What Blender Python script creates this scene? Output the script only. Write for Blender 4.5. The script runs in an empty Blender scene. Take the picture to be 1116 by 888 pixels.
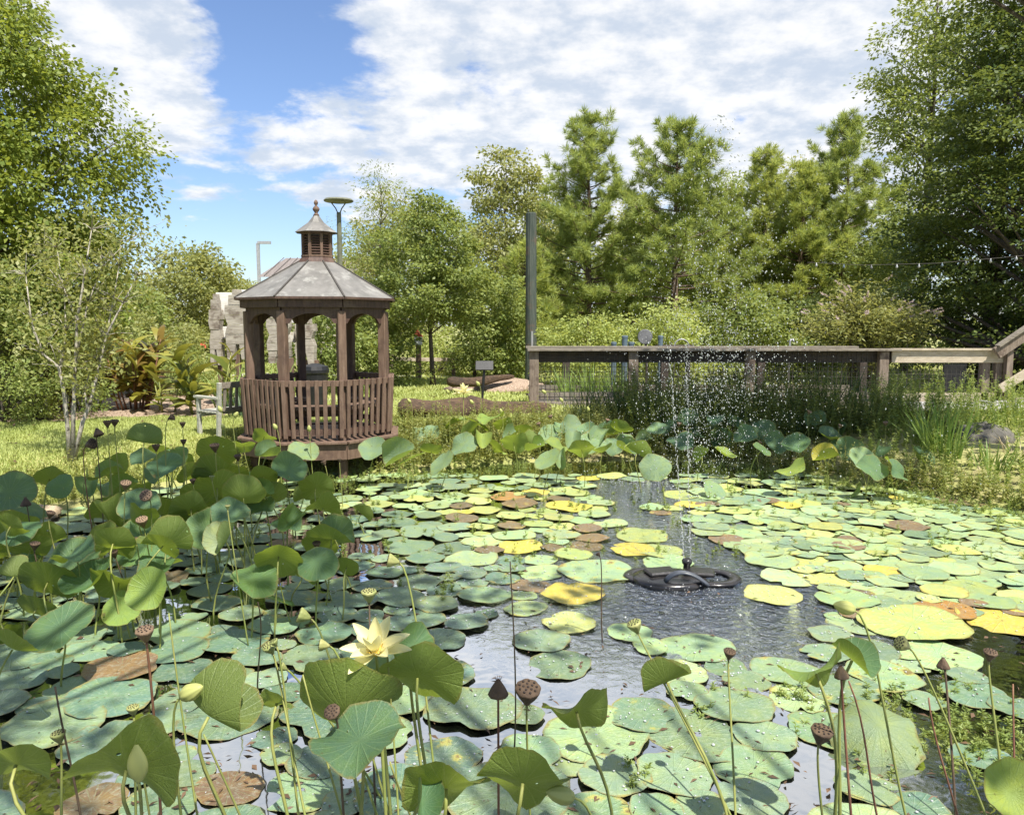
import bpy, math, random
import numpy as np
from mathutils import Vector, Matrix, Quaternion

random.seed(7)
RNG = np.random.default_rng(11)
scene = bpy.context.scene
COL = scene.collection
rad = math.radians

# ------------------------------------------------------------------ camera
EYE = Vector((0.0, 0.0, 2.0)); FPX = 840.0; PITCH = math.atan(89.0 / 840.0)
cam_d = bpy.data.cameras.new("camera"); cam = bpy.data.objects.new("camera", cam_d); COL.objects.link(cam)
cam.location = EYE; cam.rotation_euler = (rad(90) - PITCH, 0, 0)
cam_d.sensor_width = 36.0; cam_d.lens = 36.0 * FPX / 1116.0
cam_d.clip_start = 0.05; cam_d.clip_end = 2000.0
scene.camera = cam

# ------------------------------------------------------------------ sun, sky, exposure
SUN_EL = rad(60); SUN_DIR = Vector((0.52, -0.855, 0)).normalized()      # horizontal direction towards the sun
SKY_STRENGTH = 0.105
scene.view_settings.view_transform = 'Standard'; scene.view_settings.look = 'None'
scene.view_settings.exposure = 0.85; scene.view_settings.gamma = 1.0; scene.view_settings.use_curve_mapping = False
sun_d = bpy.data.lights.new("sun", 'SUN'); sun_d.energy = 4.8; sun_d.angle = rad(0.53); sun_d.color = (1.0, 0.95, 0.85)
sun = bpy.data.objects.new("sun", sun_d); COL.objects.link(sun)
to_sun = Vector((SUN_DIR.x * math.cos(SUN_EL), SUN_DIR.y * math.cos(SUN_EL), math.sin(SUN_EL)))
sun.rotation_euler = to_sun.to_track_quat('Z', 'Y').to_euler()

# pixel of the 1116 x 888 layout -> direction
_cp, _sp = math.cos(PITCH), math.sin(PITCH)
def ray(px, py):
    dx = (px - 558.0) / FPX; dy = (444.0 - py) / FPX
    return Vector((dx, _cp + dy * _sp, -_sp + dy * _cp))
def at(px, py, Y):
    d = ray(px, py); return EYE + d * (Y / d.y)
def on(px, py, z=0.0):
    d = ray(px, py); return EYE + d * ((z - EYE.z) / d.z)
def project(p):
    v = Vector(p) - EYE
    zc = v.y * _cp - v.z * _sp; yc = v.y * _sp + v.z * _cp
    if zc <= 0.01: return (-9999, -9999)
    return (558 + FPX * v.x / zc, 444 - FPX * yc / zc)

# ------------------------------------------------------------------ node helpers
class NT:
    def __init__(s, tree): s.t = tree; s.n = tree.nodes; s.l = tree.links
    def add(s, typ, ins=None, **kw):
        nd = s.n.new(typ)
        for k, v in kw.items(): setattr(nd, k, v)
        for k, v in (ins or {}).items():
            sock = nd.inputs[k]
            if isinstance(v, bpy.types.NodeSocket): s.l.new(v, sock)
            else: sock.default_value = v
        return nd
    def math(s, op, a, b=None, c=None, clamp=False):
        nd = s.n.new('ShaderNodeMath'); nd.operation = op; nd.use_clamp = clamp
        for i, v in enumerate((a, b, c)):
            if v is None: continue
            if isinstance(v, bpy.types.NodeSocket): s.l.new(v, nd.inputs[i])
            else: nd.inputs[i].default_value = v
        return nd.outputs[0]
    def mixc(s, f, a, b, blend='MIX'):
        nd = s.n.new('ShaderNodeMix'); nd.data_type = 'RGBA'; nd.blend_type = blend; nd.clamp_factor = True
        for sock, v in ((nd.inputs[0], f), (nd.inputs[6], a), (nd.inputs[7], b)):
            if isinstance(v, bpy.types.NodeSocket): s.l.new(v, sock)
            else: sock.default_value = v if not isinstance(v, tuple) or len(v) == 4 else (*v, 1)
        return nd.outputs[2]
    def maprange(s, v, a, b, c=0.0, d=1.0, smooth=True):
        nd = s.n.new('ShaderNodeMapRange'); nd.interpolation_type = 'SMOOTHSTEP' if smooth else 'LINEAR'; nd.clamp = True if not smooth else nd.clamp
        s.l.new(v, nd.inputs[0])
        for i, x in enumerate((a, b, c, d)): nd.inputs[i + 1].default_value = x
        return nd.outputs[0]

# ------------------------------------------------------------------ world: Nishita sky with drifting cloud
world = bpy.data.worlds.new("World"); scene.world = world; world.use_nodes = True
w = NT(world.node_tree); w.n.clear()
sky = w.add('ShaderNodeTexSky', sky_type='NISHITA', sun_disc=False)
sky.sun_elevation = SUN_EL; sky.sun_rotation = math.atan2(SUN_DIR.x, SUN_DIR.y)
sky.altitude = 0; sky.air_density = 1.0; sky.dust_density = 0.6; sky.ozone_density = 2.2
tc = w.add('ShaderNodeTexCoord')
nrm = w.add('ShaderNodeVectorMath', {0: tc.outputs['Generated']}, operation='NORMALIZE').outputs[0]
sep = w.add('ShaderNodeSeparateXYZ', {0: nrm})
zc = w.math('ADD', w.math('MAXIMUM', sep.outputs[2], 0.0), 0.22)
pl = w.add('ShaderNodeCombineXYZ', {0: w.math('DIVIDE', sep.outputs[0], zc), 1: w.math('DIVIDE', sep.outputs[1], zc), 2: 0.0}).outputs[0]
n1 = w.add('ShaderNodeTexNoise', {'Vector': pl, 'Scale': 3.0, 'Detail': 12.0, 'Roughness': 0.60, 'Distortion': 0.25}).outputs[0]
n2 = w.add('ShaderNodeTexNoise', {'Vector': pl, 'Scale': 7.0, 'Detail': 8.0, 'Roughness': 0.6}).outputs[0]
cov = w.math('MULTIPLY_ADD', n2, 0.62, w.math('MULTIPLY_ADD', n1, 1.35, -0.46))
def blob(px, py, half_deg, amp):
    """more (or less) cloud round one direction of the sky"""
    d = ray(px, py).normalized()
    dot = w.add('ShaderNodeVectorMath', {0: nrm, 1: d}, operation='DOT_PRODUCT').outputs['Value']
    return w.math('MULTIPLY', w.maprange(dot, math.cos(rad(half_deg)), 1.0), amp)
for b in ((700, 60, 24, .18), (900, 110, 17, .17), (560, 130, 14, .12), (335, 165, 5.0, .40), (410, 160, 5, .25), (650, -620, 36, .30), (100, -600, 32, .22), (150, 60, 8, .16), (215, 150, 7, .19), (90, 10, 10, .14),
          (400, 10, 7, .05), (330, 90, 9, -.22), (290, 20, 8, -.12), (240, 255, 11, -.20), (620, -20, 5, -.1), (420, 210, 8, -.02)):
    cov = w.math('ADD', cov, blob(*b))
dens = w.maprange(cov, 0.48, 0.74)
n3 = w.add('ShaderNodeTexNoise', {'Vector': pl, 'Scale': 6.5, 'Detail': 9.0, 'Roughness': 0.6}).outputs[0]
shade = w.maprange(n3, 0.36, 0.62)
ccol = w.mixc(shade, (0.37, 0.415, 0.48), (0.59, 0.59, 0.59))
skyc = w.mixc(1.0, sky.outputs[0], (SKY_STRENGTH * 0.82, SKY_STRENGTH * 0.86, SKY_STRENGTH * 0.98), 'MULTIPLY')
dens = w.math('MULTIPLY', dens, 0.93)
fin = w.mixc(dens, skyc, ccol)
bg = w.add('ShaderNodeBackground', {'Color': fin, 'Strength': 1.0})
wo = w.add('ShaderNodeOutputWorld', {'Surface': bg.outputs[0]})
# the sky's strength (0.12) is applied by the multiply above, so cloud and sky share one Background

cy = scene.cycles
cy.max_bounces = 8; cy.diffuse_bounces = 3; cy.glossy_bounces = 3; cy.transmission_bounces = 4; cy.transparent_max_bounces = 6
cy.caustics_reflective = False; cy.caustics_refractive = False; cy.sample_clamp_indirect = 6.0
cy.use_denoising = True

# ------------------------------------------------------------------ materials
def newmat(name):
    m = bpy.data.materials.new(name); m.use_nodes = True
    t = NT(m.node_tree); t.n.clear()
    out = t.add('ShaderNodeOutputMaterial')
    return m, t, out
def c4(c): return (*c, 1.0)

def surf(name, a, b=None, rough=.65, scale=6.0, stretch=(1, 1, 1), spec=.4, metallic=0.0, bump=.25, bscale=None, detail=6, stain=None, world=False):
    """two-colour noise surface with bump"""
    m, t, out = newmat(name)
    tc = t.add('ShaderNodeTexCoord')
    src = t.add('ShaderNodeNewGeometry').outputs['Position'] if world else tc.outputs['Object']
    mp = t.add('ShaderNodeMapping', {'Vector': src, 'Scale': stretch})
    nz = t.add('ShaderNodeTexNoise', {'Vector': mp.outputs[0], 'Scale': scale, 'Detail': detail, 'Roughness': .62})
    f = t.maprange(nz.outputs[0], .34, .66)
    col = t.mixc(f, c4(a), c4(b or a))
    if stain:
        n2 = t.add('ShaderNodeTexNoise', {'Vector': src, 'Scale': stain[1], 'Detail': 8, 'Roughness': .65})
        col = t.mixc(t.maprange(n2.outputs[0], .52, .66), col, c4(stain[0]))
    p = t.add('ShaderNodeBsdfPrincipled', {'Base Color': col, 'Roughness': rough, 'Metallic': metallic, 'Specular IOR Level': spec})
    if bump:
        nb = t.add('ShaderNodeTexNoise', {'Vector': mp.outputs[0], 'Scale': bscale or scale * 3, 'Detail': 5, 'Roughness': .6})
        bp = t.add('ShaderNodeBump', {'Height': nb.outputs[0], 'Strength': bump, 'Distance': .02})
        t.l.new(bp.outputs[0], p.inputs['Normal'])
    t.l.new(p.outputs[0], out.inputs[0])
    return m

def leafmat(name, dark, light, trans=None, tfac=.35, rough=.5, spec=.35, obj_tint=False):
    """foliage: colour differs leaf by leaf (attribute rnd), light passes through"""
    m, t, out = newmat(name)
    at_ = t.add('ShaderNodeAttribute', attribute_name='rnd')
    col = t.mixc(at_.outputs['Fac'], c4(dark), c4(light))
    if obj_tint:
        oi = t.add('ShaderNodeObjectInfo'); col = t.mixc(1.0, col, oi.outputs['Color'], 'MULTIPLY')
    tr = trans or tuple(min(1, x * s) for x, s in zip(light, (1.5, 1.35, .6)))
    p = t.add('ShaderNodeBsdfPrincipled', {'Base Color': col, 'Roughness': rough, 'Specular IOR Level': spec})
    tl = t.add('ShaderNodeBsdfTranslucent', {'Color': t.mixc(.5, col, c4(tr))})
    mx = t.add('ShaderNodeMixShader', {0: tfac, 1: p.outputs[0], 2: tl.outputs[0]})
    t.l.new(mx.outputs[0], out.inputs[0])
    return m

def lotusmat(name, pad=False, many=False):
    """lotus blade: glaucous upper side tinted by the object's colour, yellower underside, radiating veins, worn patches"""
    m, t, out = newmat(name)
    loc = t.add('ShaderNodeAttribute', attribute_name='loc').outputs['Vector']; oi = t.add('ShaderNodeObjectInfo'); geo = t.add('ShaderNodeNewGeometry')
    tint = t.add('ShaderNodeAttribute', attribute_name='tint').outputs['Color'] if many else oi.outputs['Color']
    rnd = t.add('ShaderNodeAttribute', attribute_name='rnd').outputs['Fac'] if many else oi.outputs['Random']
    s = t.add('ShaderNodeSeparateXYZ', {0: loc})
    ang = t.math('ARCTAN2', s.outputs[1], s.outputs[0])
    rr = t.math('SQRT', t.math('ADD', t.math('MULTIPLY', s.outputs[0], s.outputs[0]), t.math('MULTIPLY', s.outputs[1], s.outputs[1])))
    vein = t.math('POWER', t.math('ABSOLUTE', t.math('COSINE', t.math('MULTIPLY', ang, 10.5))), t.math('MULTIPLY_ADD', rr, 60.0, 6.0))
    pos = geo.outputs['Position']
    nz = t.add('ShaderNodeTexNoise', {'Vector': pos, 'Scale': 9.0 if pad else 12.0, 'Detail': 7, 'Roughness': .62})
    n2 = t.add('ShaderNodeTexNoise', {'Vector': pos, 'Scale': 42.0, 'Detail': 5, 'Roughness': .7})
    net = t.add('ShaderNodeTexVoronoi', {'Vector': loc, 'Scale': 17.0}, feature='DISTANCE_TO_EDGE').outputs['Distance']
    top = t.mixc(t.maprange(nz.outputs[0], .35, .7), tint, t.mixc(1.0, tint, (1.35, 1.18, .80, 1) if pad else (1.25, 1.15, .75, 1), 'MULTIPLY'))
    top = t.mixc(t.math('MULTIPLY', vein, .45), top, t.mixc(.6, top, (.30, .42, .20, 1)))
    v = t.math('ADD', nz.outputs[0], t.math('MULTIPLY_ADD', rr, .16, t.math('MULTIPLY', rnd, .20)))
    if pad:
        film = t.maprange(n2.outputs[0], .48, .68); top = t.mixc(t.math('MULTIPLY', film, .30), top, (.42, .47, .38, 1))
        top = t.mixc(t.math('MULTIPLY', t.maprange(v, .84, .94), .75), top, (.42, .38, .09, 1))
    top = t.mixc(t.math('MULTIPLY', t.maprange(v, .93 if pad else .93, 1.0 if pad else 1.02), .85), top, (.17, .11, .05, 1))
    spk = t.math('MULTIPLY', t.maprange(t.add('ShaderNodeTexVoronoi', {'Vector': pos, 'Scale': 26.0}).outputs['Distance'], .10, .16, 1.0, 0.0), t.maprange(nz.outputs[0], .50, .58))
    top = t.mixc(t.math('MULTIPLY', spk, .75), top, (.12, .085, .04, 1))
    edge = t.maprange(t.math('MULTIPLY_ADD', nz.outputs[0], .30, t.math('MULTIPLY_ADD', n2.outputs[0], .10, rr)), 1.13, 1.2)
    top = t.mixc(t.math('MULTIPLY', edge, .6), top, (.24, .18, .06, 1))
    under = t.mixc(t.math('MULTIPLY', vein, .35), (.15, .20, .04, 1), (.28, .34, .10, 1))
    under = t.mixc(.35, under, tint); under = t.mixc(t.math('MULTIPLY', edge, .5), under, (.24, .18, .06, 1))
    col = t.mixc(geo.outputs['Backfacing'], top, under)
    rough = t.math('MULTIPLY_ADD', n2.outputs[0], .35, .20 if pad else .33)
    p = t.add('ShaderNodeBsdfPrincipled', {'Base Color': col, 'Roughness': rough, 'Specular IOR Level': .6 if pad else .45})
    hgt = t.math('ADD', t.math('MULTIPLY', vein, .7), t.math('MULTIPLY_ADD', n2.outputs[0], .7, t.math('MULTIPLY', t.maprange(net, 0.0, .12), .35)))
    bp = t.add('ShaderNodeBump', {'Height': hgt, 'Strength': .4, 'Distance': .02})
    t.l.new(bp.outputs[0], p.inputs['Normal'])
    # insect holes
    hd = t.add('ShaderNodeTexVoronoi', {'Vector': pos, 'Scale': 11.0 if pad else 13.0}).outputs['Distance']
    hole = t.math('MULTIPLY', t.math('LESS_THAN', t.math('MULTIPLY_ADD', n2.outputs[0], .12, hd), .135 if pad else .145), t.math('GREATER_THAN', t.math('ADD', nz.outputs[0], t.math('MULTIPLY', rnd, .1)), .58))
    clear = t.add('ShaderNodeBsdfTransparent').outputs[0]
    if pad:
        t.l.new(t.add('ShaderNodeMixShader', {0: hole, 1: p.outputs[0], 2: clear}).outputs[0], out.inputs[0])
    else:
        tl = t.add('ShaderNodeBsdfTranslucent', {'Color': t.mixc(t.math('MULTIPLY', vein, .4), (.36, .46, .04, 1), (.50, .56, .12, 1))})
        mx = t.add('ShaderNodeMixShader', {0: .34, 1: p.outputs[0], 2: tl.outputs[0]})
        t.l.new(t.add('ShaderNodeMixShader', {0: hole, 1: mx.outputs[0], 2: clear}).outputs[0], out.inputs[0])
    return m
def add_loc(me, V):
    a = me.attributes.new('loc', 'FLOAT_VECTOR', 'POINT'); a.data.foreach_set('vector', np.asarray(V, np.float32).ravel())

def watermat():
    m, t, out = newmat("pond_water")
    pos = t.add('ShaderNodeNewGeometry').outputs['Position']
    f = on(748, 630, 0)
    d = t.add('ShaderNodeVectorMath', {0: pos, 1: (f.x, f.y, 0)}, operation='DISTANCE').outputs['Value']
    near = t.maprange(d, 0.4, 2.3, 1.0, 0.0)
    q = on(690, 545, 0)
    d2 = t.add('ShaderNodeVectorMath', {0: pos, 1: (q.x, q.y, 0)}, operation='DISTANCE').outputs['Value']
    near = t.math('MAXIMUM', near, t.maprange(d2, .3, 1.7, 1.0, 0.0))
    ring = t.math('SINE', t.math('MULTIPLY', d, 46.0))
    na = t.add('ShaderNodeTexNoise', {'Vector': pos, 'Scale': 16.0, 'Detail': 4, 'Roughness': .6, 'Distortion': .8}).outputs[0]
    nb = t.add('ShaderNodeTexNoise', {'Vector': pos, 'Scale': 3.0, 'Detail': 3, 'Roughness': .5}).outputs[0]
    h = t.math('MULTIPLY', near, t.math('MULTIPLY_ADD', ring, .10, t.math('MULTIPLY', na, 2.6)))
    h = t.math('ADD', h, t.math('MULTIPLY', nb, .16))
    bp = t.add('ShaderNodeBump', {'Height': h, 'Strength': .85, 'Distance': .03})
    p = t.add('ShaderNodeBsdfPrincipled', {'Base Color': (.012, .014, .010, 1), 'Roughness': .04, 'IOR': 1.5, 'Specular IOR Level': 1.0, 'Normal': bp.outputs[0]})
    gl = t.add('ShaderNodeBsdfGlossy', {'Color': (.95, .97, 1, 1), 'Roughness': .04, 'Normal': bp.outputs[0]})
    fr = t.add('ShaderNodeFresnel', {'IOR': 1.9, 'Normal': bp.outputs[0]}).outputs[0]
    mx = t.add('ShaderNodeMixShader', {0: t.math('MULTIPLY', fr, 4.2, clamp=True), 1: p.outputs[0], 2: gl.outputs[0]})
    t.l.new(mx.outputs[0], out.inputs[0])
    return m

MT = {}
MT['ground'] = surf('ground', (.24, .26, .08), (.36, .34, .14), .9, 1.3, bump=.5, bscale=30, stain=((.20, .16, .09), .5), world=True)
MT['mulch'] = surf('mulch', (.22, .155, .11), (.44, .335, .25), .95, 26, bump=.9, bscale=40, detail=8, world=True)
MT['path'] = surf('path', (.42, .40, .36), (.52, .49, .44), .85, 3, bump=.15, bscale=60, world=True)
MT['water'] = watermat()
MT['wood'] = surf('shaded_brown_wood', (.060, .033, .025), (.100, .058, .043), .6, 3, (9, 9, 1.2), bump=.25, stain=((.13, .085, .06), 3.0))  # the brown wood again, darkened to paint the gazebo's unlit parts
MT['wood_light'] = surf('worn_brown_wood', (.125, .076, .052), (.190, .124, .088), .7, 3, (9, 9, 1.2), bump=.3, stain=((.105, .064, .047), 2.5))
MT['deckwood'] = surf('grey_timber', (.17, .145, .115), (.27, .235, .19), .8, 4, (1.2, 8, 8), bump=.35, stain=((.11, .085, .065), 2))
MT['darktimber'] = surf('dark_timber', (.035, .027, .022), (.07, .052, .04), .75, 4, (1.2, 8, 8), bump=.3)
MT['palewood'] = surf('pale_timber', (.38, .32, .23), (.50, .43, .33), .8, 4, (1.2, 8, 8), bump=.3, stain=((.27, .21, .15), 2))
MT['postwood'] = surf('post_timber', (.14, .105, .08), (.24, .19, .15), .8, 4, (8, 8, 1.0), bump=.35, stain=((.09, .06, .045), 3))
MT['cladwood'] = surf('weathered_board', (.25, .22, .18), (.38, .345, .29), .85, 3, (2, 2, 9), bump=.4, stain=((.15, .12, .095), 3))
MT['sunlitwood'] = surf('sunlit_plank_timber', (.62, .60, .55), (.74, .72, .68), .8, 5, (1, 6, 6), bump=.25, stain=((.45, .40, .33), 3))  # near-white: sunlight on the planks put into their colour
MT['benchwood'] = surf('silvered_bench_wood', (.34, .34, .29), (.47, .46, .40), .8, 5, (1, 6, 6), bump=.25, stain=((.24, .24, .19), 4))
MT['roofmetal'] = surf('weathered_roof_metal', (.155, .148, .135), (.235, .222, .205), .48, 2.6, (1.6, 1.6, .8), spec=.5, metallic=.2, bump=.1, stain=((.31, .30, .275), 5.5))
MT['roofseam'] = surf('dark_seam', (.05, .045, .04), (.08, .07, .06), .5, 5, bump=.1)
MT['log'] = surf('log_bark', (.05, .032, .021), (.13, .082, .05), .9, 4, (1, 10, 10), bump=.9, bscale=9, stain=((.05, .035, .025), 1.5))
MT['rock'] = surf('rock', (.09, .085, .075), (.19, .175, .15), .9, 5, bump=.8, stain=((.06, .07, .035), 2.2))
MT['tanrock'] = surf('tan_rock', (.36, .27, .17), (.50, .40, .27), .9, 5, bump=.8, stain=((.22, .16, .10), 6))
MT['bark'] = surf('bark', (.060, .046, .036), (.12, .098, .08), .9, 6, (5, 5, 1), bump=.8)
MT['palebark'] = surf('pale_bark', (.30, .27, .22), (.46, .42, .36), .85, 9, (3, 3, 1), bump=.4, stain=((.05, .04, .03), 11))
MT['pinebark'] = surf('pine_bark', (.10, .068, .048), (.17, .12, .09), .9, 6, (5, 5, 1), bump=.8)
MT['polewood'] = surf('treated_pole', (.035, .050, .042), (.095, .11, .09), .85, 5, (9, 9, .35), bump=.7, stain=((.12, .09, .065), 2.2))
MT['blackmetal'] = surf('black_metal', (.012, .012, .013), (.02, .02, .021), .45, 8, bump=.05)
MT['darkplastic'] = surf('dark_wet_plastic', (.018, .017, .018), (.035, .032, .032), .22, 8, spec=.6, bump=.1)
MT['greytube'] = surf('grey_corrugated_tube', (.05, .056, .07), (.09, .10, .12), .35, 8, spec=.6, bump=.2)
MT['greymetal'] = surf('grey_metal', (.33, .33, .34), (.42, .42, .43), .45, 8, metallic=.4, bump=.05)
MT['lampmetal'] = surf('olive_lamp_metal', (.11, .115, .075), (.16, .165, .11), .5, 8, bump=.05)
MT['shedroof'] = surf('shed_roof_metal', (.17, .145, .13), (.22, .19, .175), .5, 2, (14, 1, 1), bump=.1)
MT['stucco'] = surf('shed_wall', (.42, .38, .32), (.48, .44, .38), .9, 3, bump=.2)
MT['bluepost'] = surf('blue_grey_post', (.09, .13, .16), (.13, .17, .20), .55, 6, bump=.1)
MT['discgrey'] = surf('grey_disc', (.11, .11, .115), (.17, .17, .175), .5, 6, bump=.1)
MT['whitepaint'] = surf('white_paint', (.74, .74, .72), (.8, .8, .78), .6, 4, bump=.05)
MT['redpaint'] = surf('red_paint', (.50, .06, .04), (.58, .10, .07), .5, 4, bump=.05)
MT['wire'] = surf('wire', (.05, .045, .04), (.08, .07, .06), .5, 8, bump=0)
MT['stone'] = surf('paver_stone', (.30, .29, .28), (.40, .385, .37), .85, 4, bump=.3)
MT['stem'] = surf('green_stem', (.20, .24, .06), (.30, .30, .09), .55, 9, (1, 1, .4), bump=.1)
MT['stemred'] = surf('reddish_stem', (.16, .065, .04), (.22, .11, .06), .6, 9, bump=.1)
MT['stembrown'] = surf('dry_stem', (.075, .05, .03), (.13, .09, .055), .7, 9, bump=.1)
MT['podbrown'] = surf('dry_pod', (.058, .036, .022), (.12, .078, .046), .75, 12, bump=.5)
MT['podgreen'] = surf('green_pod', (.22, .25, .08), (.34, .33, .13), .55, 10, bump=.3)
MT['podpink'] = surf('dried_pink_pod', (.16, .105, .068), (.26, .175, .105), .75, 10, bump=.4)
MT['podhole'] = surf('seed_hole', (.018, .012, .01), (.03, .02, .016), .8, 10, bump=0)
MT['bud'] = leafmat('bud_skin', (.45, .47, .16), (.62, .60, .26), tfac=.2)
MT['petal'] = leafmat('petal', (.80, .74, .36), (.86, .82, .50), (.9, .82, .4), tfac=.30, rough=.6, spec=.2)
MT['stamen'] = surf('stamen', (.62, .42, .06), (.75, .55, .12), .6, 20, bump=.3)
MT['litter'] = leafmat('dead_leaf_litter', (.055, .034, .02), (.17, .105, .062), tfac=.05)
MT['lotus'] = lotusmat('lotus_leaf_blade')
MT['pad'] = lotusmat('floating_pad', pad=True); MT['pads'] = lotusmat('floating_pads', pad=True, many=True)
MT['grass'] = leafmat('lawn_grass', (.31, .38, .115), (.55, .60, .24), tfac=.40, spec=.2)
MT['weed'] = leafmat('bank_weed', (.14, .20, .045), (.36, .36, .12), tfac=.35)
MT['sunweed'] = leafmat('sunny_weed', (.15, .24, .055), (.36, .42, .13), tfac=.4)
MT['pondweed'] = leafmat('feathery_pond_weed', (.18, .27, .06), (.34, .40, .13), tfac=.35)
MT['reed'] = leafmat('reed_blade', (.030, .062, .026), (.075, .125, .045), tfac=.3)  # very dark green, deepened to carry the shade on the reeds
MT['iris'] = leafmat('iris_blade', (.14, .24, .05), (.30, .40, .11), tfac=.35)
MT['straw'] = leafmat('dry_straw', (.35, .28, .16), (.52, .44, .28), tfac=.2)
MT['maple'] = leafmat('maple_leaf', (.12, .18, .03), (.31, .36, .07), tfac=.45)
MT['midgreen'] = leafmat('mid_green_leaf', (.13, .19, .046), (.32, .37, .12), tfac=.45)
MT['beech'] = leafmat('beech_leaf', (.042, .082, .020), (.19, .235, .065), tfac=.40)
MT['darkgreen'] = leafmat('dark_green_leaf', (.065, .11, .025), (.22, .26, .075), tfac=.44)
MT['olive'] = leafmat('olive_leaf', (.18, .215, .065), (.38, .39, .15), tfac=.45)
MT['bright'] = leafmat('bright_shrub_leaf', (.26, .33, .08), (.48, .53, .20), tfac=.45)
MT['needle'] = leafmat('pine_needle', (.19, .265, .075), (.44, .51, .165), tfac=.45, rough=.55)
MT['needle_light'] = leafmat('light_pine_needle', (.23, .31, .075), (.50, .55, .175), tfac=.45, rough=.55)
MT['canna'] = leafmat('canna_leaf', (.13, .17, .035), (.33, .32, .07), tfac=.35, rough=.4)
MT['cannared'] = leafmat('bronze_canna_leaf', (.15, .06, .025), (.30, .30, .06), tfac=.3, rough=.4)
MT['blossom'] = leafmat('pale_pink_blossom', (.50, .40, .42), (.66, .55, .55), tfac=.3)
MT['redflower'] = leafmat('red_flower', (.60, .10, .06), (.75, .20, .12), tfac=.3)

def dropmat():
    m, t, out = newmat('water_drop')
    p = t.add('ShaderNodeBsdfPrincipled', {'Base Color': (.93, .95, .97, 1), 'Roughness': .08, 'IOR': 1.33, 'Transmission Weight': .55, 'Specular IOR Level': .8})
    t.l.new(p.outputs[0], out.inputs[0]); return m
MT['drop'] = dropmat()

# ------------------------------------------------------------------ mesh helpers
def mesh_np(name, V, F, rnd=None, smooth=False):
    """V (n,3); F (m,k) all faces of k corners"""
    me = bpy.data.meshes.new(name); V = np.asarray(V, np.float32); F = np.asarray(F, np.int32)
    me.vertices.add(len(V)); me.vertices.foreach_set('co', V.ravel())
    k = F.shape[1]
    me.loops.add(F.size); me.loops.foreach_set('vertex_index', F.ravel())
    me.polygons.add(len(F)); me.polygons.foreach_set('loop_start', np.arange(0, F.size, k, dtype=np.int32))
    if smooth: me.polygons.foreach_set('use_smooth', np.ones(len(F), bool))
    if rnd is not None:
        a = me.attributes.new('rnd', 'FLOAT', 'FACE'); a.data.foreach_set('value', np.asarray(rnd, np.float32))
    me.update(calc_edges=True)
    return me

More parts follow.
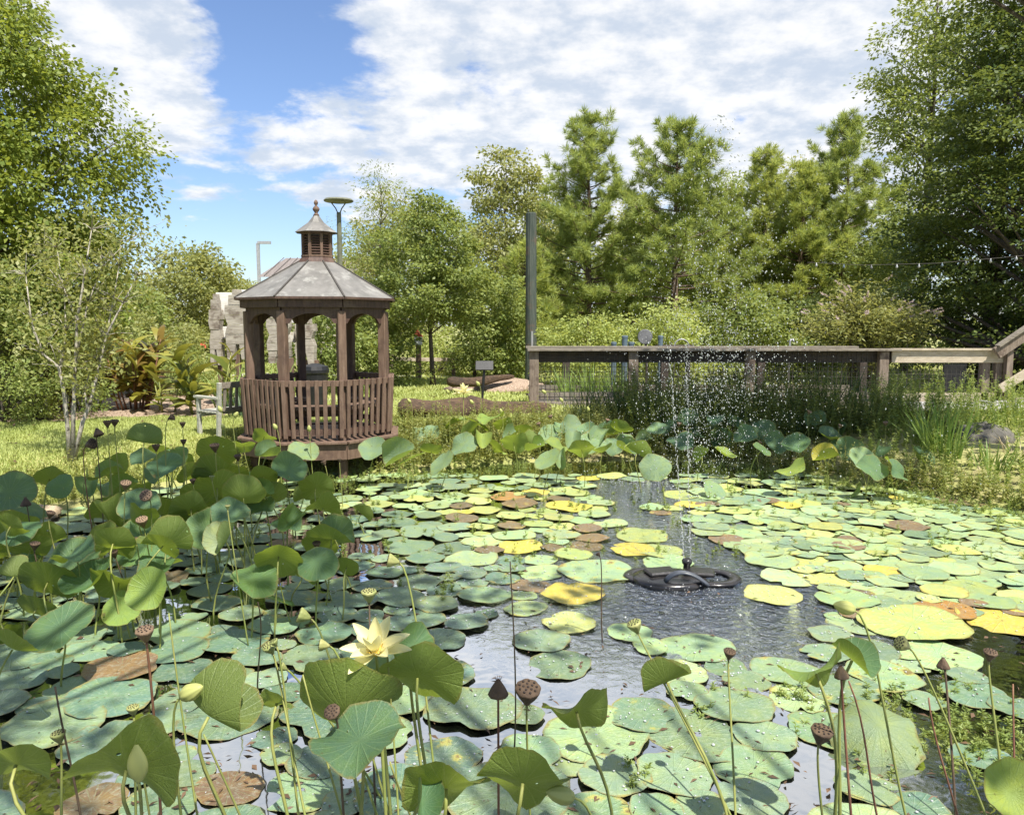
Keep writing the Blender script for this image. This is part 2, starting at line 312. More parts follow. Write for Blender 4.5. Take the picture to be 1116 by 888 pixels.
class MB:
    """collects shapes, then becomes ONE mesh object"""
    def __init__(s): s.v = []; s.f = []; s.m = []; s.cur = 0
    def _add(s, V, F):
        o = len(s.v); s.v += [tuple(x) for x in V]; s.f += [tuple(i + o for i in f) for f in F]; s.m += [s.cur] * len(F); return s
    def box(s, c, size, rz=0.0):
        hx, hy, hz = [q / 2 for q in size]; cs, sn = math.cos(rz), math.sin(rz); V = []
        for z in (-hz, hz):
            for x, y in ((-hx, -hy), (hx, -hy), (hx, hy), (-hx, hy)):
                V.append((c[0] + x * cs - y * sn, c[1] + x * sn + y * cs, c[2] + z))
        return s._add(V, [(3, 2, 1, 0), (4, 5, 6, 7), (0, 1, 5, 4), (1, 2, 6, 5), (2, 3, 7, 6), (3, 0, 4, 7)])
    def beam(s, p0, p1, w_, h_, up=(0, 0, 1)):
        p0, p1 = Vector(p0), Vector(p1); d = (p1 - p0).normalized(); u = Vector(up)
        sx = d.cross(u)
        if sx.length < 1e-4: sx = d.cross(Vector((1, 0, 0)))
        sx.normalize(); u = sx.cross(d); V = []
        for p in (p0, p1):
            for a, b in ((-1, -1), (1, -1), (1, 1), (-1, 1)): V.append(p + sx * (a * w_ / 2) + u * (b * h_ / 2))
        return s._add(V, [(0, 1, 2, 3), (7, 6, 5, 4), (4, 5, 1, 0), (5, 6, 2, 1), (6, 7, 3, 2), (7, 4, 0, 3)])
    def prism(s, pts, ext):
        n = len(pts); e = Vector(ext); A = [Vector(p) for p in pts]
        V = A + [p + e for p in A]
        F = [tuple(reversed(range(n))), tuple(range(n, 2 * n))] + [(i, (i + 1) % n, n + (i + 1) % n, n + i) for i in range(n)]
        return s._add(V, F)
    def lathe(s, prof, c=(0, 0, 0), segs=16, M=None, cap=True, wob=0.0):
        V = []; F = []
        for j, (r, z) in enumerate(prof):
            for i in range(segs):
                a = 2 * math.pi * i / segs; rr = r * (1 + wob * math.cos(a * 8))
                p = Vector((rr * math.cos(a), rr * math.sin(a), z))
                if M: p = M @ p
                V.append(p + Vector(c))
        for j in range(len(prof) - 1):
            for i in range(segs):
                k = (i + 1) % segs; F.append((j * segs + i, j * segs + k, (j + 1) * segs + k, (j + 1) * segs + i))
        if cap:
            F.append(tuple(reversed(range(segs)))); o = (len(prof) - 1) * segs; F.append(tuple(range(o, o + segs)))
        return s._add(V, F)
    def tube(s, pts, radii, sides=6):
        pts = [Vector(p) for p in pts]; n = len(pts); V = []; F = []
        if not hasattr(radii, '__len__'): radii = [radii] * n
        ref = Vector((1, 0, 0)) if abs((pts[-1] - pts[0]).normalized().x) < .8 else Vector((0, 1, 0))
        for j, p in enumerate(pts):
            d = (pts[min(j + 1, n - 1)] - pts[max(j - 1, 0)]).normalized()
            a = d.cross(ref).normalized(); b = d.cross(a)
            for i in range(sides):
                th = 2 * math.pi * i / sides; V.append(p + (a * math.cos(th) + b * math.sin(th)) * radii[j])
        for j in range(n - 1):
            for i in range(sides):
                k = (i + 1) % sides; F.append((j * sides + i, j * sides + k, (j + 1) * sides + k, (j + 1) * sides + i))
        F.append(tuple(reversed(range(sides)))); o = (n - 1) * sides; F.append(tuple(range(o, o + sides)))
        return s._add(V, F)
    def build(s, name, mats, parent=None, smooth=False, bevel=0.0):
        me = bpy.data.meshes.new(name)
        off = parent.matrix_basis.translation if parent is not None else Vector((0, 0, 0))
        me.from_pydata([(x[0] - off.x, x[1] - off.y, x[2] - off.z) for x in s.v], [], s.f)
        mats = mats if isinstance(mats, (list, tuple)) else [mats]
        for m in mats: me.materials.append(m)
        if len(mats) > 1: me.polygons.foreach_set('material_index', s.m)
        if smooth: me.polygons.foreach_set('use_smooth', [True] * len(s.f))
        me.update()
        o = bpy.data.objects.new(name, me); COL.objects.link(o)
        if parent is not None: o.parent = parent
        if bevel:
            b = o.modifiers.new('bevel', 'BEVEL'); b.width = bevel; b.segments = 1; b.limit_method = 'ANGLE'
        return o

def link(name, me, mat, parent=None):
    o = bpy.data.objects.new(name, me); COL.objects.link(o)
    if mat is not None and len(me.materials) == 0: me.materials.append(mat)
    if parent is not None: o.parent = parent
    return o
def part_np(root, name, V, F, mat, rnd=None, smooth=False):
    V = np.asarray(V, float) - np.array(root.location)
    return link(name, mesh_np(name, V, F, rnd, smooth), mat, root)
THINGS = []
def thing(name, label, cat, loc=(0, 0, 0), group=None):
    o = bpy.data.objects.new(name, None); COL.objects.link(o); o.empty_display_size = .1
    o.location = loc; return tag(o, label, cat, group)
def tag(o, label, cat, group=None, anchor=None):
    o['label'] = label; o['category'] = cat
    if group: o['group'] = group
    THINGS.append([o, anchor]); return o
def kind(o, k, label=None, cat=None):
    o['kind'] = k
    if label: o['label'] = label; o['category'] = cat or o.name.replace('_', ' ')
    return o
def bez(p0, p1, p2, p3, n=9):
    out = []
    for i in range(n):
        t = i / (n - 1); u = 1 - t
        out.append(Vector(p0) * u ** 3 + Vector(p1) * (3 * u * u * t) + Vector(p2) * (3 * u * t * t) + Vector(p3) * t ** 3)
    return out
def unit(A): return A / np.maximum(np.linalg.norm(A, axis=1, keepdims=True), 1e-9)
def leaf_quads(P, A, N, L, W, fold=.12):
    """diamond leaves: base P, along A, normal N"""
    A = unit(A); B = unit(np.cross(N, A)); N2 = np.cross(A, B); L = np.asarray(L).reshape(-1, 1); W = np.asarray(W).reshape(-1, 1)
    mid = P + A * L * .45 + N2 * L * fold
    V = np.stack([P, mid + B * W * .5, P + A * L, mid - B * W * .5], 1).reshape(-1, 3)
    return V, np.arange(len(P) * 4).reshape(-1, 4)
def blades(P, D, L, W, bend, segs=4, rng=RNG):
    """arching strap leaves from P, heading D (unit), drooping by bend; quads"""
    n = len(P); D = unit(D); side = unit(np.cross(D, np.array([0, 0, 1.0]) + rng.normal(0, .25, (n, 3)))); hor = D.copy(); hor[:, 2] = 0
    hor = unit(hor + 1e-6); V = []
    L = np.asarray(L).reshape(-1, 1); W = np.asarray(W).reshape(-1, 1); bend = np.asarray(bend).reshape(-1, 1)
    for j in range(segs + 1):
        t = j / segs
        c = P + D * L * t + hor * (L * bend * t * t * .7) - np.array([0, 0, 1.0]) * (L * bend * t ** 2.2 * .55)
        wd = W * (1 - t ** 2.5) * (.7 + .3 * min(1, t * 4)) + W * .03
        V += [c - side * wd * .5, c + side * wd * .5]
    V = np.stack(V, 1).reshape(-1, 3); k = 2 * (segs + 1); base = (np.arange(n) * k).reshape(-1, 1)
    F = np.concatenate([base + np.array([[2 * j, 2 * j + 1, 2 * j + 3, 2 * j + 2]]) for j in range(segs)], 0)
    return V, F

# ------------------------------------------------------------------ ground, pond, paths
shore_px = [(-60, 600), (40, 562), (130, 540), (210, 528), (280, 519), (350, 517), (430, 516), (500, 508), (580, 502), (700, 500), (800, 506), (880, 516), (960, 530), (1050, 546), (1150, 566)]
POND = [tuple(on(px, py, 0).xy) for px, py in shore_px] + [(7.6, 6.6), (6.6, 3.0), (5.2, 1.3), (2.0, .7), (-3.0, .7), (-6.0, 2.0), (-6.8, 4.5)]
POND = np.array(POND)
def pond_sd(X, Y):
    """signed distance to the pond edge, positive on land"""
    P = np.stack([np.ravel(X), np.ravel(Y)], 1); d = np.full(len(P), 1e9); ins = np.zeros(len(P), bool); n = len(POND)
    for i in range(n):
        a = POND[i]; b = POND[(i + 1) % n]; ab = b - a
        t = np.clip(((P - a) @ ab) / (ab @ ab), 0, 1); d = np.minimum(d, np.linalg.norm(P - (a + t[:, None] * ab), axis=1))
        c = ((a[1] > P[:, 1]) != (b[1] > P[:, 1])) & (P[:, 0] < (b[0] - a[0]) * (P[:, 1] - a[1]) / (b[1] - a[1] + 1e-12) + a[0]); ins ^= c
    return np.where(ins, -d, d).reshape(np.shape(X))
def sstep(x): x = np.clip(x, 0, 1); return x * x * (3 - 2 * x)
def ground_z(X, Y):
    sd = pond_sd(X, Y)
    wob = .03 * np.sin(X * 2.3 + 1) * np.cos(Y * 1.7) + .02 * np.sin(X * 5.1 + Y * 4.3)
    land = .04 + .36 * sstep(sd / 1.6) + wob * np.clip(sd, 0, 1) * np.clip((16 - Y) / 4, 0, 1)
    return np.where(sd > 0, land, .04 - .55 * sstep(-sd / .5))
def gz(x, y): return float(ground_z(np.array([x]), np.array([y]))[0])
xs = np.unique(np.concatenate([np.linspace(-900, -60, 8), np.linspace(-60, -12, 25), np.arange(-12, 14, .2), np.linspace(14, 60, 24), np.linspace(60, 900, 8)]))
ys = np.unique(np.concatenate([np.linspace(-300, -6, 10), np.arange(-6, 18, .2), np.linspace(18, 70, 30), np.linspace(70, 1500, 12)]))
GX, GY = np.meshgrid(xs, ys); GZ = ground_z(GX, GY)
nx, ny = len(xs), len(ys); ii = (np.arange(ny - 1)[:, None] * nx + np.arange(nx - 1)[None, :]).ravel()
go = link('ground', mesh_np('ground', np.stack([GX, GY, GZ], -1).reshape(-1, 3), np.stack([ii, ii + 1, ii + nx + 1, ii + nx], 1), smooth=True), MT['ground'])
kind(go, 'structure')
wx = np.linspace(-11, 12, 40); wy = np.linspace(-.5, 12.5, 30); WX, WY = np.meshgrid(wx, wy); jj = (np.arange(29)[:, None] * 40 + np.arange(39)[None, :]).ravel()
kind(link('pond_water', mesh_np('pond_water', np.stack([WX, WY, WX * 0], -1).reshape(-1, 3), np.stack([jj, jj + 1, jj + 41, jj + 40], 1), smooth=True), MT['water']), 'structure')

def sheet(name, pts, z, mat):
    mb = MB(); mb.prism([(x, y, z - .03) for x, y in pts], (0, 0, .034)); return kind(mb.build(name, mat), 'structure')
def ribbon(name, mid, width, z, mat):
    L = []; R = []
    for i, (x, y) in enumerate(mid):
        a = Vector(mid[max(i - 1, 0)]); b = Vector(mid[min(i + 1, len(mid) - 1)]); d = (b - a).normalized(); n = Vector((-d.y, d.x)) * width / 2
        L.append((x + n.x, y + n.y)); R.append((x - n.x, y - n.y))
    mb = MB()
    for i in range(len(mid) - 1):
        mb._add([(*L[i], z), (*R[i], z), (*R[i + 1], z), (*L[i + 1], z)], [(0, 1, 2, 3)])
    return kind(mb.build(name, mat), 'structure')
ribbon('path', [(-6, 17.6), (-3.5, 16.6), (-1.6, 15.9), (-.3, 15.7), (1.2, 15.4), (2.0, 16.2)], .75, .408, MT['path'])
ribbon('path', [(-9, 25.5), (-5.5, 24.4), (-2.8, 24.0), (-1.3, 23.6), (-.2, 22.4)], 1.5, .408, MT['path'])
MULCH = [(-13.5, 12.2), (-7.6, 12.9), (-5.6, 13.6), (-4.1, 14.0), (-3.9, 15.2), (-5, 17), (-9, 19), (-15, 18)]
sheet('mulch_bed', MULCH, .412, MT['mulch'])

# ------------------------------------------------------------------ trees and shrubs
def crown(root, rng, base, H0, H1, R, prof, n_clump, per, clump_r, leaf, mat, droop=.3, flat=.55, wr=.62, inner=.25, lean=(0, 0), upn=.9, name='crown', avoid=()):
    t = rng.beta(1.25, 1.35, n_clump * 3); pr = np.array([prof(x) for x in t]); keep = rng.random(len(t)) < (pr / pr.max()) ** 1.1 + .12
    t = t[keep][:n_clump]; n = len(t); pr = np.array([prof(x) for x in t])
    ang = rng.uniform(0, 2 * np.pi, n); rr = R * pr * np.sqrt(rng.uniform(inner ** 2, 1, n)) * (1 + .16 * np.sin(ang * 3 + t * 9 + rng.uniform(0, 6)) + rng.normal(0, .06, n))
    C = np.stack([base[0] + rr * np.cos(ang) + lean[0] * t, base[1] + rr * np.sin(ang) + lean[1] * t, H0 + (H1 - H0) * t + rng.normal(0, .1, n)], 1)
    for q, rr_ in avoid:
        d = C - np.array(q); S_ = np.array(to_sun); k = np.linalg.norm(d - (d @ S_)[:, None] * S_, axis=1) > rr_ + clump_r * .8
        C, ang, t = C[k], ang[k], t[k]; n = len(C)
    per_i = np.maximum(4, (per * rng.uniform(.45, 1.35, n)).astype(int)); idx = np.repeat(np.arange(n), per_i); m = len(idx)
    cr = clump_r * rng.uniform(.65, 1.3, n)
    off = unit(rng.normal(0, 1, (m, 3))) * (rng.random((m, 1)) ** .45) * np.array([1, 1, flat]); off *= cr[idx][:, None]
    P = C[idx] + off
    out = np.stack([np.cos(ang), np.sin(ang), np.zeros(n)], 1)[idx]
    A = unit(off + 1e-6) * .8 + out * .5 + rng.normal(0, .45, (m, 3)); A[:, 2] -= droop
    N = rng.normal(0, .55, (m, 3)) + out * .35; N[:, 2] += upn
    L = leaf * rng.uniform(.5, 1.4, m)
    V, F = leaf_quads(P, A, N, L, L * wr)
    rn = np.clip(rng.normal(.45, .22, m) + np.repeat(rng.normal(0, .13, n), per_i), 0, 1)
    part_np(root, name, V, F, mat, rn)
    return C, ang
def trunk(root, rng, base, top, r0, C, mat, h_first, n_limb=40, bendy=.12, name='trunk', r_limb=.02):
    mb = MB(); base = Vector(base); top = Vector(top); n = 9; pts = []
    for i in range(n):
        t = i / (n - 1); p = base.lerp(top, t); k = math.sin(t * math.pi) * bendy
        pts.append(p + Vector((rng.normal() * k * .5, rng.normal() * k * .5, 0)))
    radii = [r0 * (1.35 if i == 0 else 1) * (1 - .88 * i / (n - 1)) for i in range(n)]
    mb.tube(pts, radii, 10)
    if len(C):
        for c in C[rng.permutation(len(C))[:n_limb]]:
            c = Vector(c); zz = max(h_first, c.z - (c.xy - base.xy).length * .75)
            t = min(.96, max(.05, (zz - base.z) / (top.z - base.z))); k = t * (n - 1); i = int(k); s = pts[i].lerp(pts[min(i + 1, n - 1)], k - i)
            r = max(r_limb * .5, radii[i] * .33)
            mb.tube(bez(s, s.lerp(c, .35) + Vector((0, 0, .05)), s.lerp(c, .7) + Vector((0, 0, .12)), c, 5), [r, r * .75, r * .5, r * .33, r * .16], 5)
    return mb.build(name, mat, root, smooth=True)
def tree(name, label, px, Y, top_py, half_px, base_py=None, h0=.18, prof=None, n=150, per=120, cr=.55, leaf=.1, mat='midgreen', bark='bark', r0=.12, seed=0, cat='tree', limbs=45, group=None, Rw=None, **kw):
    rng = np.random.default_rng(100 + seed); x = at(px, 400, Y).x; zb = gz(x, Y) - .05; zt = at(px, top_py, Y).z; R = Rw or half_px * Y / FPX
    root = thing(name, label, cat, (x, Y, zb), group)
    prof = prof or (lambda t: math.sin(min(1, max(0, t)) ** .75 * math.pi) ** .6 * .95 + .05)
    H0 = zb + h0 * (zt - zb)
    C, _ = crown(root, rng, (x, Y), H0, zt - cr * .35, R, prof, n, per, cr, leaf, MT[mat], **kw)
    trunk(root, rng, (x, Y, zb), (x, Y, zt - (zt - H0) * .12), r0, C, MT[bark], max(H0 - .2, zb + .1), limbs)
    return root
conic = lambda t: (max(0.0, 1 - t) ** .62) * min(1, .55 + t * 3) 
dome = lambda t: math.sqrt(max(0.0, 1 - (max(0, t) - .12) ** 2 * 1.15)) if t > .12 else .85 + t
ovoid = lambda t: math.sin((t * .93 + .05) ** .8 * math.pi) ** .7
def shrub(name, label, px, Y, top_py, half_px, mat, seed, n=70, per=110, cr=.35, leaf=.075, cat='shrub', h0=.06, group=None, **kw):
    return tree(name, label, px, Y, top_py, half_px, h0=h0, prof=dome, n=n, per=per, cr=cr, leaf=leaf, mat=mat, r0=.035, seed=seed, cat=cat, limbs=26, group=group, **kw)

def pine(label, px, Y, top_py, half_px, mat, seed, h_low=.22, group='pine trees standing behind the boardwalk', tuft=.30):
    rng = np.random.default_rng(500 + seed); x = at(px, 400, Y).x; zb = gz(x, Y) - .05; H = at(px, top_py, Y).z; R = half_px * Y / FPX
    root = thing('pine_tree', label, 'pine tree', (x, Y, zb), group); mb = MB()
    pts = [(x + rng.normal() * .05 * i / 8, Y + rng.normal() * .05, zb + (H - .15 - zb) * i / 8) for i in range(9)]
    mb.tube(pts, [.17 * (1.25 if i == 0 else 1) * (1 - .9 * i / 8) for i in range(9)], 9)
    TP = []; TD = []; h = zb + h_low * (H - zb)
    while h < H - .1:
        t = (h - zb - h_low * (H - zb)) / ((1 - h_low) * (H - zb)); nb = 6 if t < .8 else 5; a0 = rng.uniform(0, 6.28)
        for b in range(nb):
            if rng.random() < .16: continue
            a = a0 + b * 6.283 / nb + rng.normal() * .25; Lb = (R * (1 - t) ** .72 * (1.0 if t > .18 else .72 + t * 1.5) + .18) * rng.uniform(.5, 1.25)
            rise = .10 + .75 * t + rng.normal() * .12
            p0 = Vector((x, Y, h + rng.normal() * .08)); d = Vector((math.cos(a), math.sin(a), 0))
            p3 = p0 + d * Lb + Vector((0, 0, Lb * rise)); bp = bez(p0, p0 + d * Lb * .35 + Vector((0, 0, Lb * rise * .1)), p0 + d * Lb * .75 + Vector((0, 0, Lb * rise * .45)), p3, 6)
            r = .018 + .022 * (1 - t); mb.tube(bp, [r * (1 - .85 * k / 5) for k in range(6)], 5)
            nt = max(4, int(Lb * 9.0))
            for k in range(nt):
                u = .42 + .58 * (k + rng.random()) / nt; kk = u * 5; i = min(4, int(kk)); q = bp[i].lerp(bp[i + 1], kk - i)
                s = Vector((rng.normal(), rng.normal(), rng.normal() * .45 + .2)) * (.16 * Lb ** .5 + .04) * (1.15 - u * .6)
                TP.append(q + s); TD.append((bp[i + 1] - bp[i]).normalized() + s * 1.2 + Vector((0, 0, .45)))
                if s.length > .2: mb.tube([q, q + s], [.008, .004], 3)
        h += .30 + .10 * (1 - t)
    for k in range(5): TP.append(Vector((x + rng.normal() * .05, Y + rng.normal() * .05, H - .1 - k * .09))); TD.append(Vector((rng.normal() * .2, rng.normal() * .2, 1)))
    mb.build('trunk', MT['pinebark'], root, smooth=True)
    TP = np.array(TP); TD = unit(np.array(TD)); per = 52; idx = np.repeat(np.arange(len(TP)), per); m = len(idx)
    A = unit(TD[idx] * .75 + unit(rng.normal(0, 1, (m, 3))) * .85); Ln = tuft * rng.uniform(.6, 1.1, m) * np.repeat(rng.uniform(.6, 1.25, len(TP)), per)
    P = TP[idx] - TD[idx] * rng.uniform(0, .14, (m, 1)); N = rng.normal(0, 1, (m, 3))
    V, F = leaf_quads(P, A, N, Ln, np.full(m, .019), fold=0.03)
    part_np(root, 'crown', V, F, MT[mat], np.clip(rng.normal(.45, .2, m) + np.repeat(rng.normal(0, .18, len(TP)), per), 0, 1))
    return root

# -- left side
tree('maple_tree', 'big bright green maple filling the sky above the canna bed', 4, 14.5, -60, 140, h0=.17, prof=lambda t: min(1, .75 + t * .6) * min(1, max(0, 1 - t) / .5 + .10), n=560, per=165, cr=.46, leaf=.085, mat='maple', r0=.16, seed=1, wr=.75, limbs=60, droop=.5, flat=.85)
shrub('leafy_shrub', 'tall leafy shrub beneath the big maple, over dark mulch', 0, 12.8, 275, 95, 'midgreen', 2, n=170, per=110, cr=.34, leaf=.06)
shrub('low_shrub', 'low bright yellow-green shrub at the edge of the mulch bed', 36, 12.9, 425, 24, 'bright', 3, n=22, per=80, cr=.2, leaf=.05)
tree('bushy_tree', 'rounded bushy tree rising behind the wooden sculpture', 212, 27, 262, 72, h0=.05, prof=ovoid, n=190, per=120, cr=.62, leaf=.13, mat='olive', seed=4, upn=.7)
tree('bushy_tree', 'loose bushy tree between the maple and the rounded tree', 130, 24, 285, 75, h0=.05, prof=ovoid, n=140, per=110, cr=.6, leaf=.12, mat='midgreen', seed=5)
shrub('hedge_shrub', 'pale green hedge shrub in front of the rounded tree', 180, 20, 345, 55, 'olive', 6, n=80, per=100, cr=.4, leaf=.09)
shrub('hedge_shrub', 'dim twiggy hedge shrub beside the wooden sculpture', 205, 18, 378, 26, 'midgreen', 7, n=34, per=90, cr=.3, leaf=.07)
shrub('hedge_shrub', 'yellowish hedge shrub behind the bronze canna clump', 120, 18.5, 352, 60, 'bright', 8, n=60, per=90, cr=.4, leaf=.085)
tree('bushy_tree', 'low wide tree crown beneath the far parking light', 268, 34, 297, 50, h0=.05, prof=ovoid, n=120, per=90, cr=.7, leaf=.16, mat='olive', seed=9)
# -- behind the gazebo
shrub('leafy_shrub', 'dark leafy shrub seen through the gazebo posts', 350, 19, 322, 70, 'midgreen', 10, n=100, per=110, cr=.42, leaf=.09)
shrub('leafy_shrub', 'leafy shrub beside the gazebo and the small lawn tree', 405, 20.5, 305, 50, 'midgreen', 11, n=90, per=110, cr=.45, leaf=.095)
tree('feathery_tree', 'sparse feathery tree with thin bare tips above the gazebo', 418, 24, 178, 62, h0=.22, prof=lambda t: (1 - t) ** .5 * .9 + .1, n=170, per=62, cr=.5, leaf=.095, mat='midgreen', seed=12, wr=.28, limbs=110, flat=.5, r0=.05)
tree('lawn_tree', 'small dense tree with a slim bare trunk on the lawn', 472, 20.6, 205, 62, h0=.31, prof=lambda t: math.sin(min(1, t * .92 + .06) ** .62 * math.pi) ** .75, n=190, per=130, cr=.40, leaf=.095, mat='midgreen', r0=.07, seed=13)
tree('broadleaf_tree', 'tall pale olive tree with an open crown behind the pole', 552, 31, 152, 78, h0=.12, prof=lambda t: (max(0, 1 - t) ** .5) * min(1, .5 + t * 2.2), n=230, per=100, cr=.62, leaf=.14, mat='olive', seed=14, upn=.5)
tree('broadleaf_tree', 'olive tree filling in behind the feathery tree', 430, 33, 205, 72, h0=.08, prof=ovoid, n=230, per=100, cr=.7, leaf=.14, mat='olive', seed=15)
shrub('leafy_shrub', 'bushy green shrub in front of the tall wooden pole', 540, 23.5, 292, 46, 'midgreen', 16, n=110, per=115, cr=.48, leaf=.11)
shrub('bright_shrub', 'yellow-green shrub behind the split rail fence', 475, 26, 352, 52, 'bright', 17, n=70, per=110, cr=.45, leaf=.09)
shrub('bright_shrub', 'yellow-green shrub between the pole and the grey disc', 640, 20.5, 338, 52, 'bright', 18, n=100, per=125, cr=.38, leaf=.08)
shrub('bright_shrub', 'yellow-green shrub just behind the grey disc', 722, 20.0, 330, 50, 'bright', 19, n=95, per=125, cr=.38, leaf=.08)
shrub('bright_shrub', 'yellow-green shrub at the foot of the two tall pines', 680, 24.5, 345, 52, 'bright', 20, n=70, per=100, cr=.4, leaf=.09)
shrub('leafy_shrub', 'shady green shrub behind the fountain spray', 800, 22, 305, 62, 'midgreen', 21, n=110, per=115, cr=.5, leaf=.10)
shrub('leafy_shrub', 'green shrub between the spray and the flowering bush', 868, 22.5, 318, 45, 'midgreen', 22, n=80, per=110, cr=.42, leaf=.10)
for i, (px, tp, hp, lb) in enumerate(((600, 285, 55, 'dark far shrub low between the pole and the slender pine'), (668, 290, 55, 'dark far shrub low between the two tall pines'), (745, 282, 60, 'dark far shrub low behind the full pine'), (830, 280, 60, 'dark far shrub low behind the pale trunked pine'), (915, 275, 60, 'dark far shrub low behind the flowering bush'))):
    tree('far_shrub', lb, px, 37 + i % 2, tp, hp, h0=.03, prof=dome, n=110, per=80, cr=.7, leaf=.17, mat='darkgreen', r0=.06, seed=60 + i, cat='shrub', limbs=20)
for i, (px, Y, tp, hp, lb) in enumerate(((598, 35, 195, 52, 'soft broadleaf tree between the pole and the slender pine'), (690, 38, 205, 52, 'soft broadleaf tree showing between the two tall pines'), (790, 37, 190, 58, 'soft broadleaf tree behind the top of the spray'), (870, 39, 165, 60, 'soft broadleaf tree behind the slender light pine'))):
    tree('broadleaf_tree', lb, px, Y, tp, hp, h0=.06, prof=ovoid, n=200, per=95, cr=.75, leaf=.15, mat='olive' if i % 2 else 'midgreen', seed=80 + i, limbs=30)
# -- pines
pine('tall slender pine with gaps in its crown beside the pole', 640, 28, 124, 72, 'needle', 1, .14)
pine('full tall pine with a dense rounded top behind the grey disc', 733, 27, 138, 86, 'needle', 2, .26)
pine('light green pine half hidden by the fountain spray', 828, 31, 165, 62, 'needle_light', 3, .18)
pine('slender light pine with a thin pale trunk behind the reeds', 868, 29, 178, 56, 'needle_light', 4, .16)
pine('dense dark topped pine beside the airy oak', 912, 30, 132, 76, 'needle', 5, .16)
pine('young pine low beside the tall olive tree', 572, 26, 268, 40, 'needle_light', 6, .06)
pine('small pine filling the gap between the two tall pines', 690, 33, 232, 58, 'needle', 7, .08)
pine('short pine low behind the fountain spray', 778, 34, 215, 60, 'needle', 8, .06)
# -- right side
tree('oak_tree', 'tall airy oak leaning over the pines, sky showing through', 1000, 33, -45, 66, h0=.30, prof=lambda t: .55 + .45 * math.sin(t * 3.14), n=190, per=105, cr=.85, leaf=.16, mat='midgreen', r0=.22, seed=30, flat=.45, limbs=90)
tree('bushy_tree', 'mid green tree below the airy oak behind the flowering bush', 985, 27, 205, 68, h0=.06, prof=ovoid, n=170, per=110, cr=.6, leaf=.12, mat='midgreen', seed=31)
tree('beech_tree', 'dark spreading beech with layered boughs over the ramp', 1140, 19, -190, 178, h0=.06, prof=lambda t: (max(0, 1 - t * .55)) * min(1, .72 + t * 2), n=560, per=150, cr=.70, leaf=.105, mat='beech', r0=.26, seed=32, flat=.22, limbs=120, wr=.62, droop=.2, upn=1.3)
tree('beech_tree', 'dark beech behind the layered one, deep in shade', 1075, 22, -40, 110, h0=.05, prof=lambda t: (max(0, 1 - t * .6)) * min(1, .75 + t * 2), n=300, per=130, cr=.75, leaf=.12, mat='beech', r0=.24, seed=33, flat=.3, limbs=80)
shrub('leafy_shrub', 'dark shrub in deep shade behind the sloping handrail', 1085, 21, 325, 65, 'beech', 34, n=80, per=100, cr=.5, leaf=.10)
GLINTS = [(at(410, 712, 2.62), .85), (at(148, 652, 4.6), .55), (at(455, 738, 2.75), .5), (at(138, 838, 2.2), .45), (at(650, 800, 3.7), .6)]   # spots kept sunlit: unseen crown clumps on their sun ray are left out
# shade trees on the near bank, behind the camera
SHADE = ((4.4, -2.6, 5.3, 9.6, 2.7, (-3.6, 2.6), 150, 'tall tree on the near bank throwing dappled shade over the pond'),
         (-3.8, -2.2, 5.4, 9.2, 2.4, (2.6, 5.4), 95, 'tall tree on the near bank shading the dark lotus stand'),
         (9.2, 7.4, 6.3, 10.2, 2.8, (-3.4, 2.0), 170, 'tall tree on the bank past the ramp shading the reeds'))
for i, (x, y, h0_, zt, R, lean, n_, lb) in enumerate(SHADE):
    rng = np.random.default_rng(900 + i); zb = gz(x, y) - .05
    root = thing('shade_tree', lb, 'tree', (x, y, zb))
    C, _ = crown(root, rng, (x + lean[0] * .75, y + lean[1] * .75), h0_, zt, R, ovoid, n_, 85, .75, .15, MT['midgreen'], wr=.7, lean=(lean[0] * .3, lean[1] * .3), avoid=GLINTS if i < 2 else ())
    trunk(root, rng, (x, y, zb), (x + lean[0], y + lean[1], zt - .8), .2, C, MT['bark'], 3.0, 60)

# young multi-stem tree with pale bark on the lawn
def young_tree():
    b = on(78, 503, .30); rng = np.random.default_rng(41); Y = b.y
    root = thing('young_tree', 'young multi-stemmed tree with pale spotted bark on the lawn', 'tree', (b.x, b.y, gz(b.x, b.y) - .03))
    stems = [[(76, 503), (74, 470), (70, 430), (64, 400), (46, 385), (34, 350), (28, 300)], [(79, 503), (80, 450), (82, 400), (84, 350), (92, 300), (100, 250)],
             [(80, 503), (90, 460), (98, 440), (108, 400), (116, 365), (121, 340), (130, 290)], [(95, 445), (92, 425), (98, 405), (104, 395), (112, 370)],
             [(82, 395), (96, 330), (112, 290), (140, 262)], [(66, 405), (72, 360), (70, 320), (62, 270)], [(116, 365), (134, 330), (150, 300), (166, 285)], [(84, 350), (70, 315), (48, 285)]]
    ends = []
    mb = MB()
    for k, s in enumerate(stems):
        dy = (0 if k < 3 else rng.normal() * .1); n = len(s)
        pts = [at(px, py, Y + dy * i / n + (k - 1) * .05 * i) for i, (px, py) in enumerate(s)]
        r0 = .030 if k < 3 else .014; mb.tube(pts, [r0 * (1 - .8 * i / (n - 1)) for i in range(n)], 7); ends += pts[max(1, n - 4):]
    E = []
    for e in ends:
        for q in range(8):
            d = Vector((rng.normal() * .15, rng.normal() * .15, rng.normal() * .12 + .13)); mb.tube([e, e + d * .5 + Vector((0, 0, .02)), e + d], [.006, .004, .002], 4); E.append(e + d)
    mb.build('trunk', MT['palebark'], root, smooth=True)
    E = np.array(E); per = 17; idx = np.repeat(np.arange(len(E)), per); m = len(idx)
    P = E[idx] + rng.normal(0, .12, (m, 3)); A = rng.normal(0, 1, (m, 3)); A[:, 2] -= .2; N = rng.normal(0, .6, (m, 3)); N[:, 2] += .8
    L = rng.uniform(.045, .085, m); V, F = leaf_quads(P, A, N, L, L * .55); part_np(root, 'crown', V, F, MT['olive'], rng.random(m))
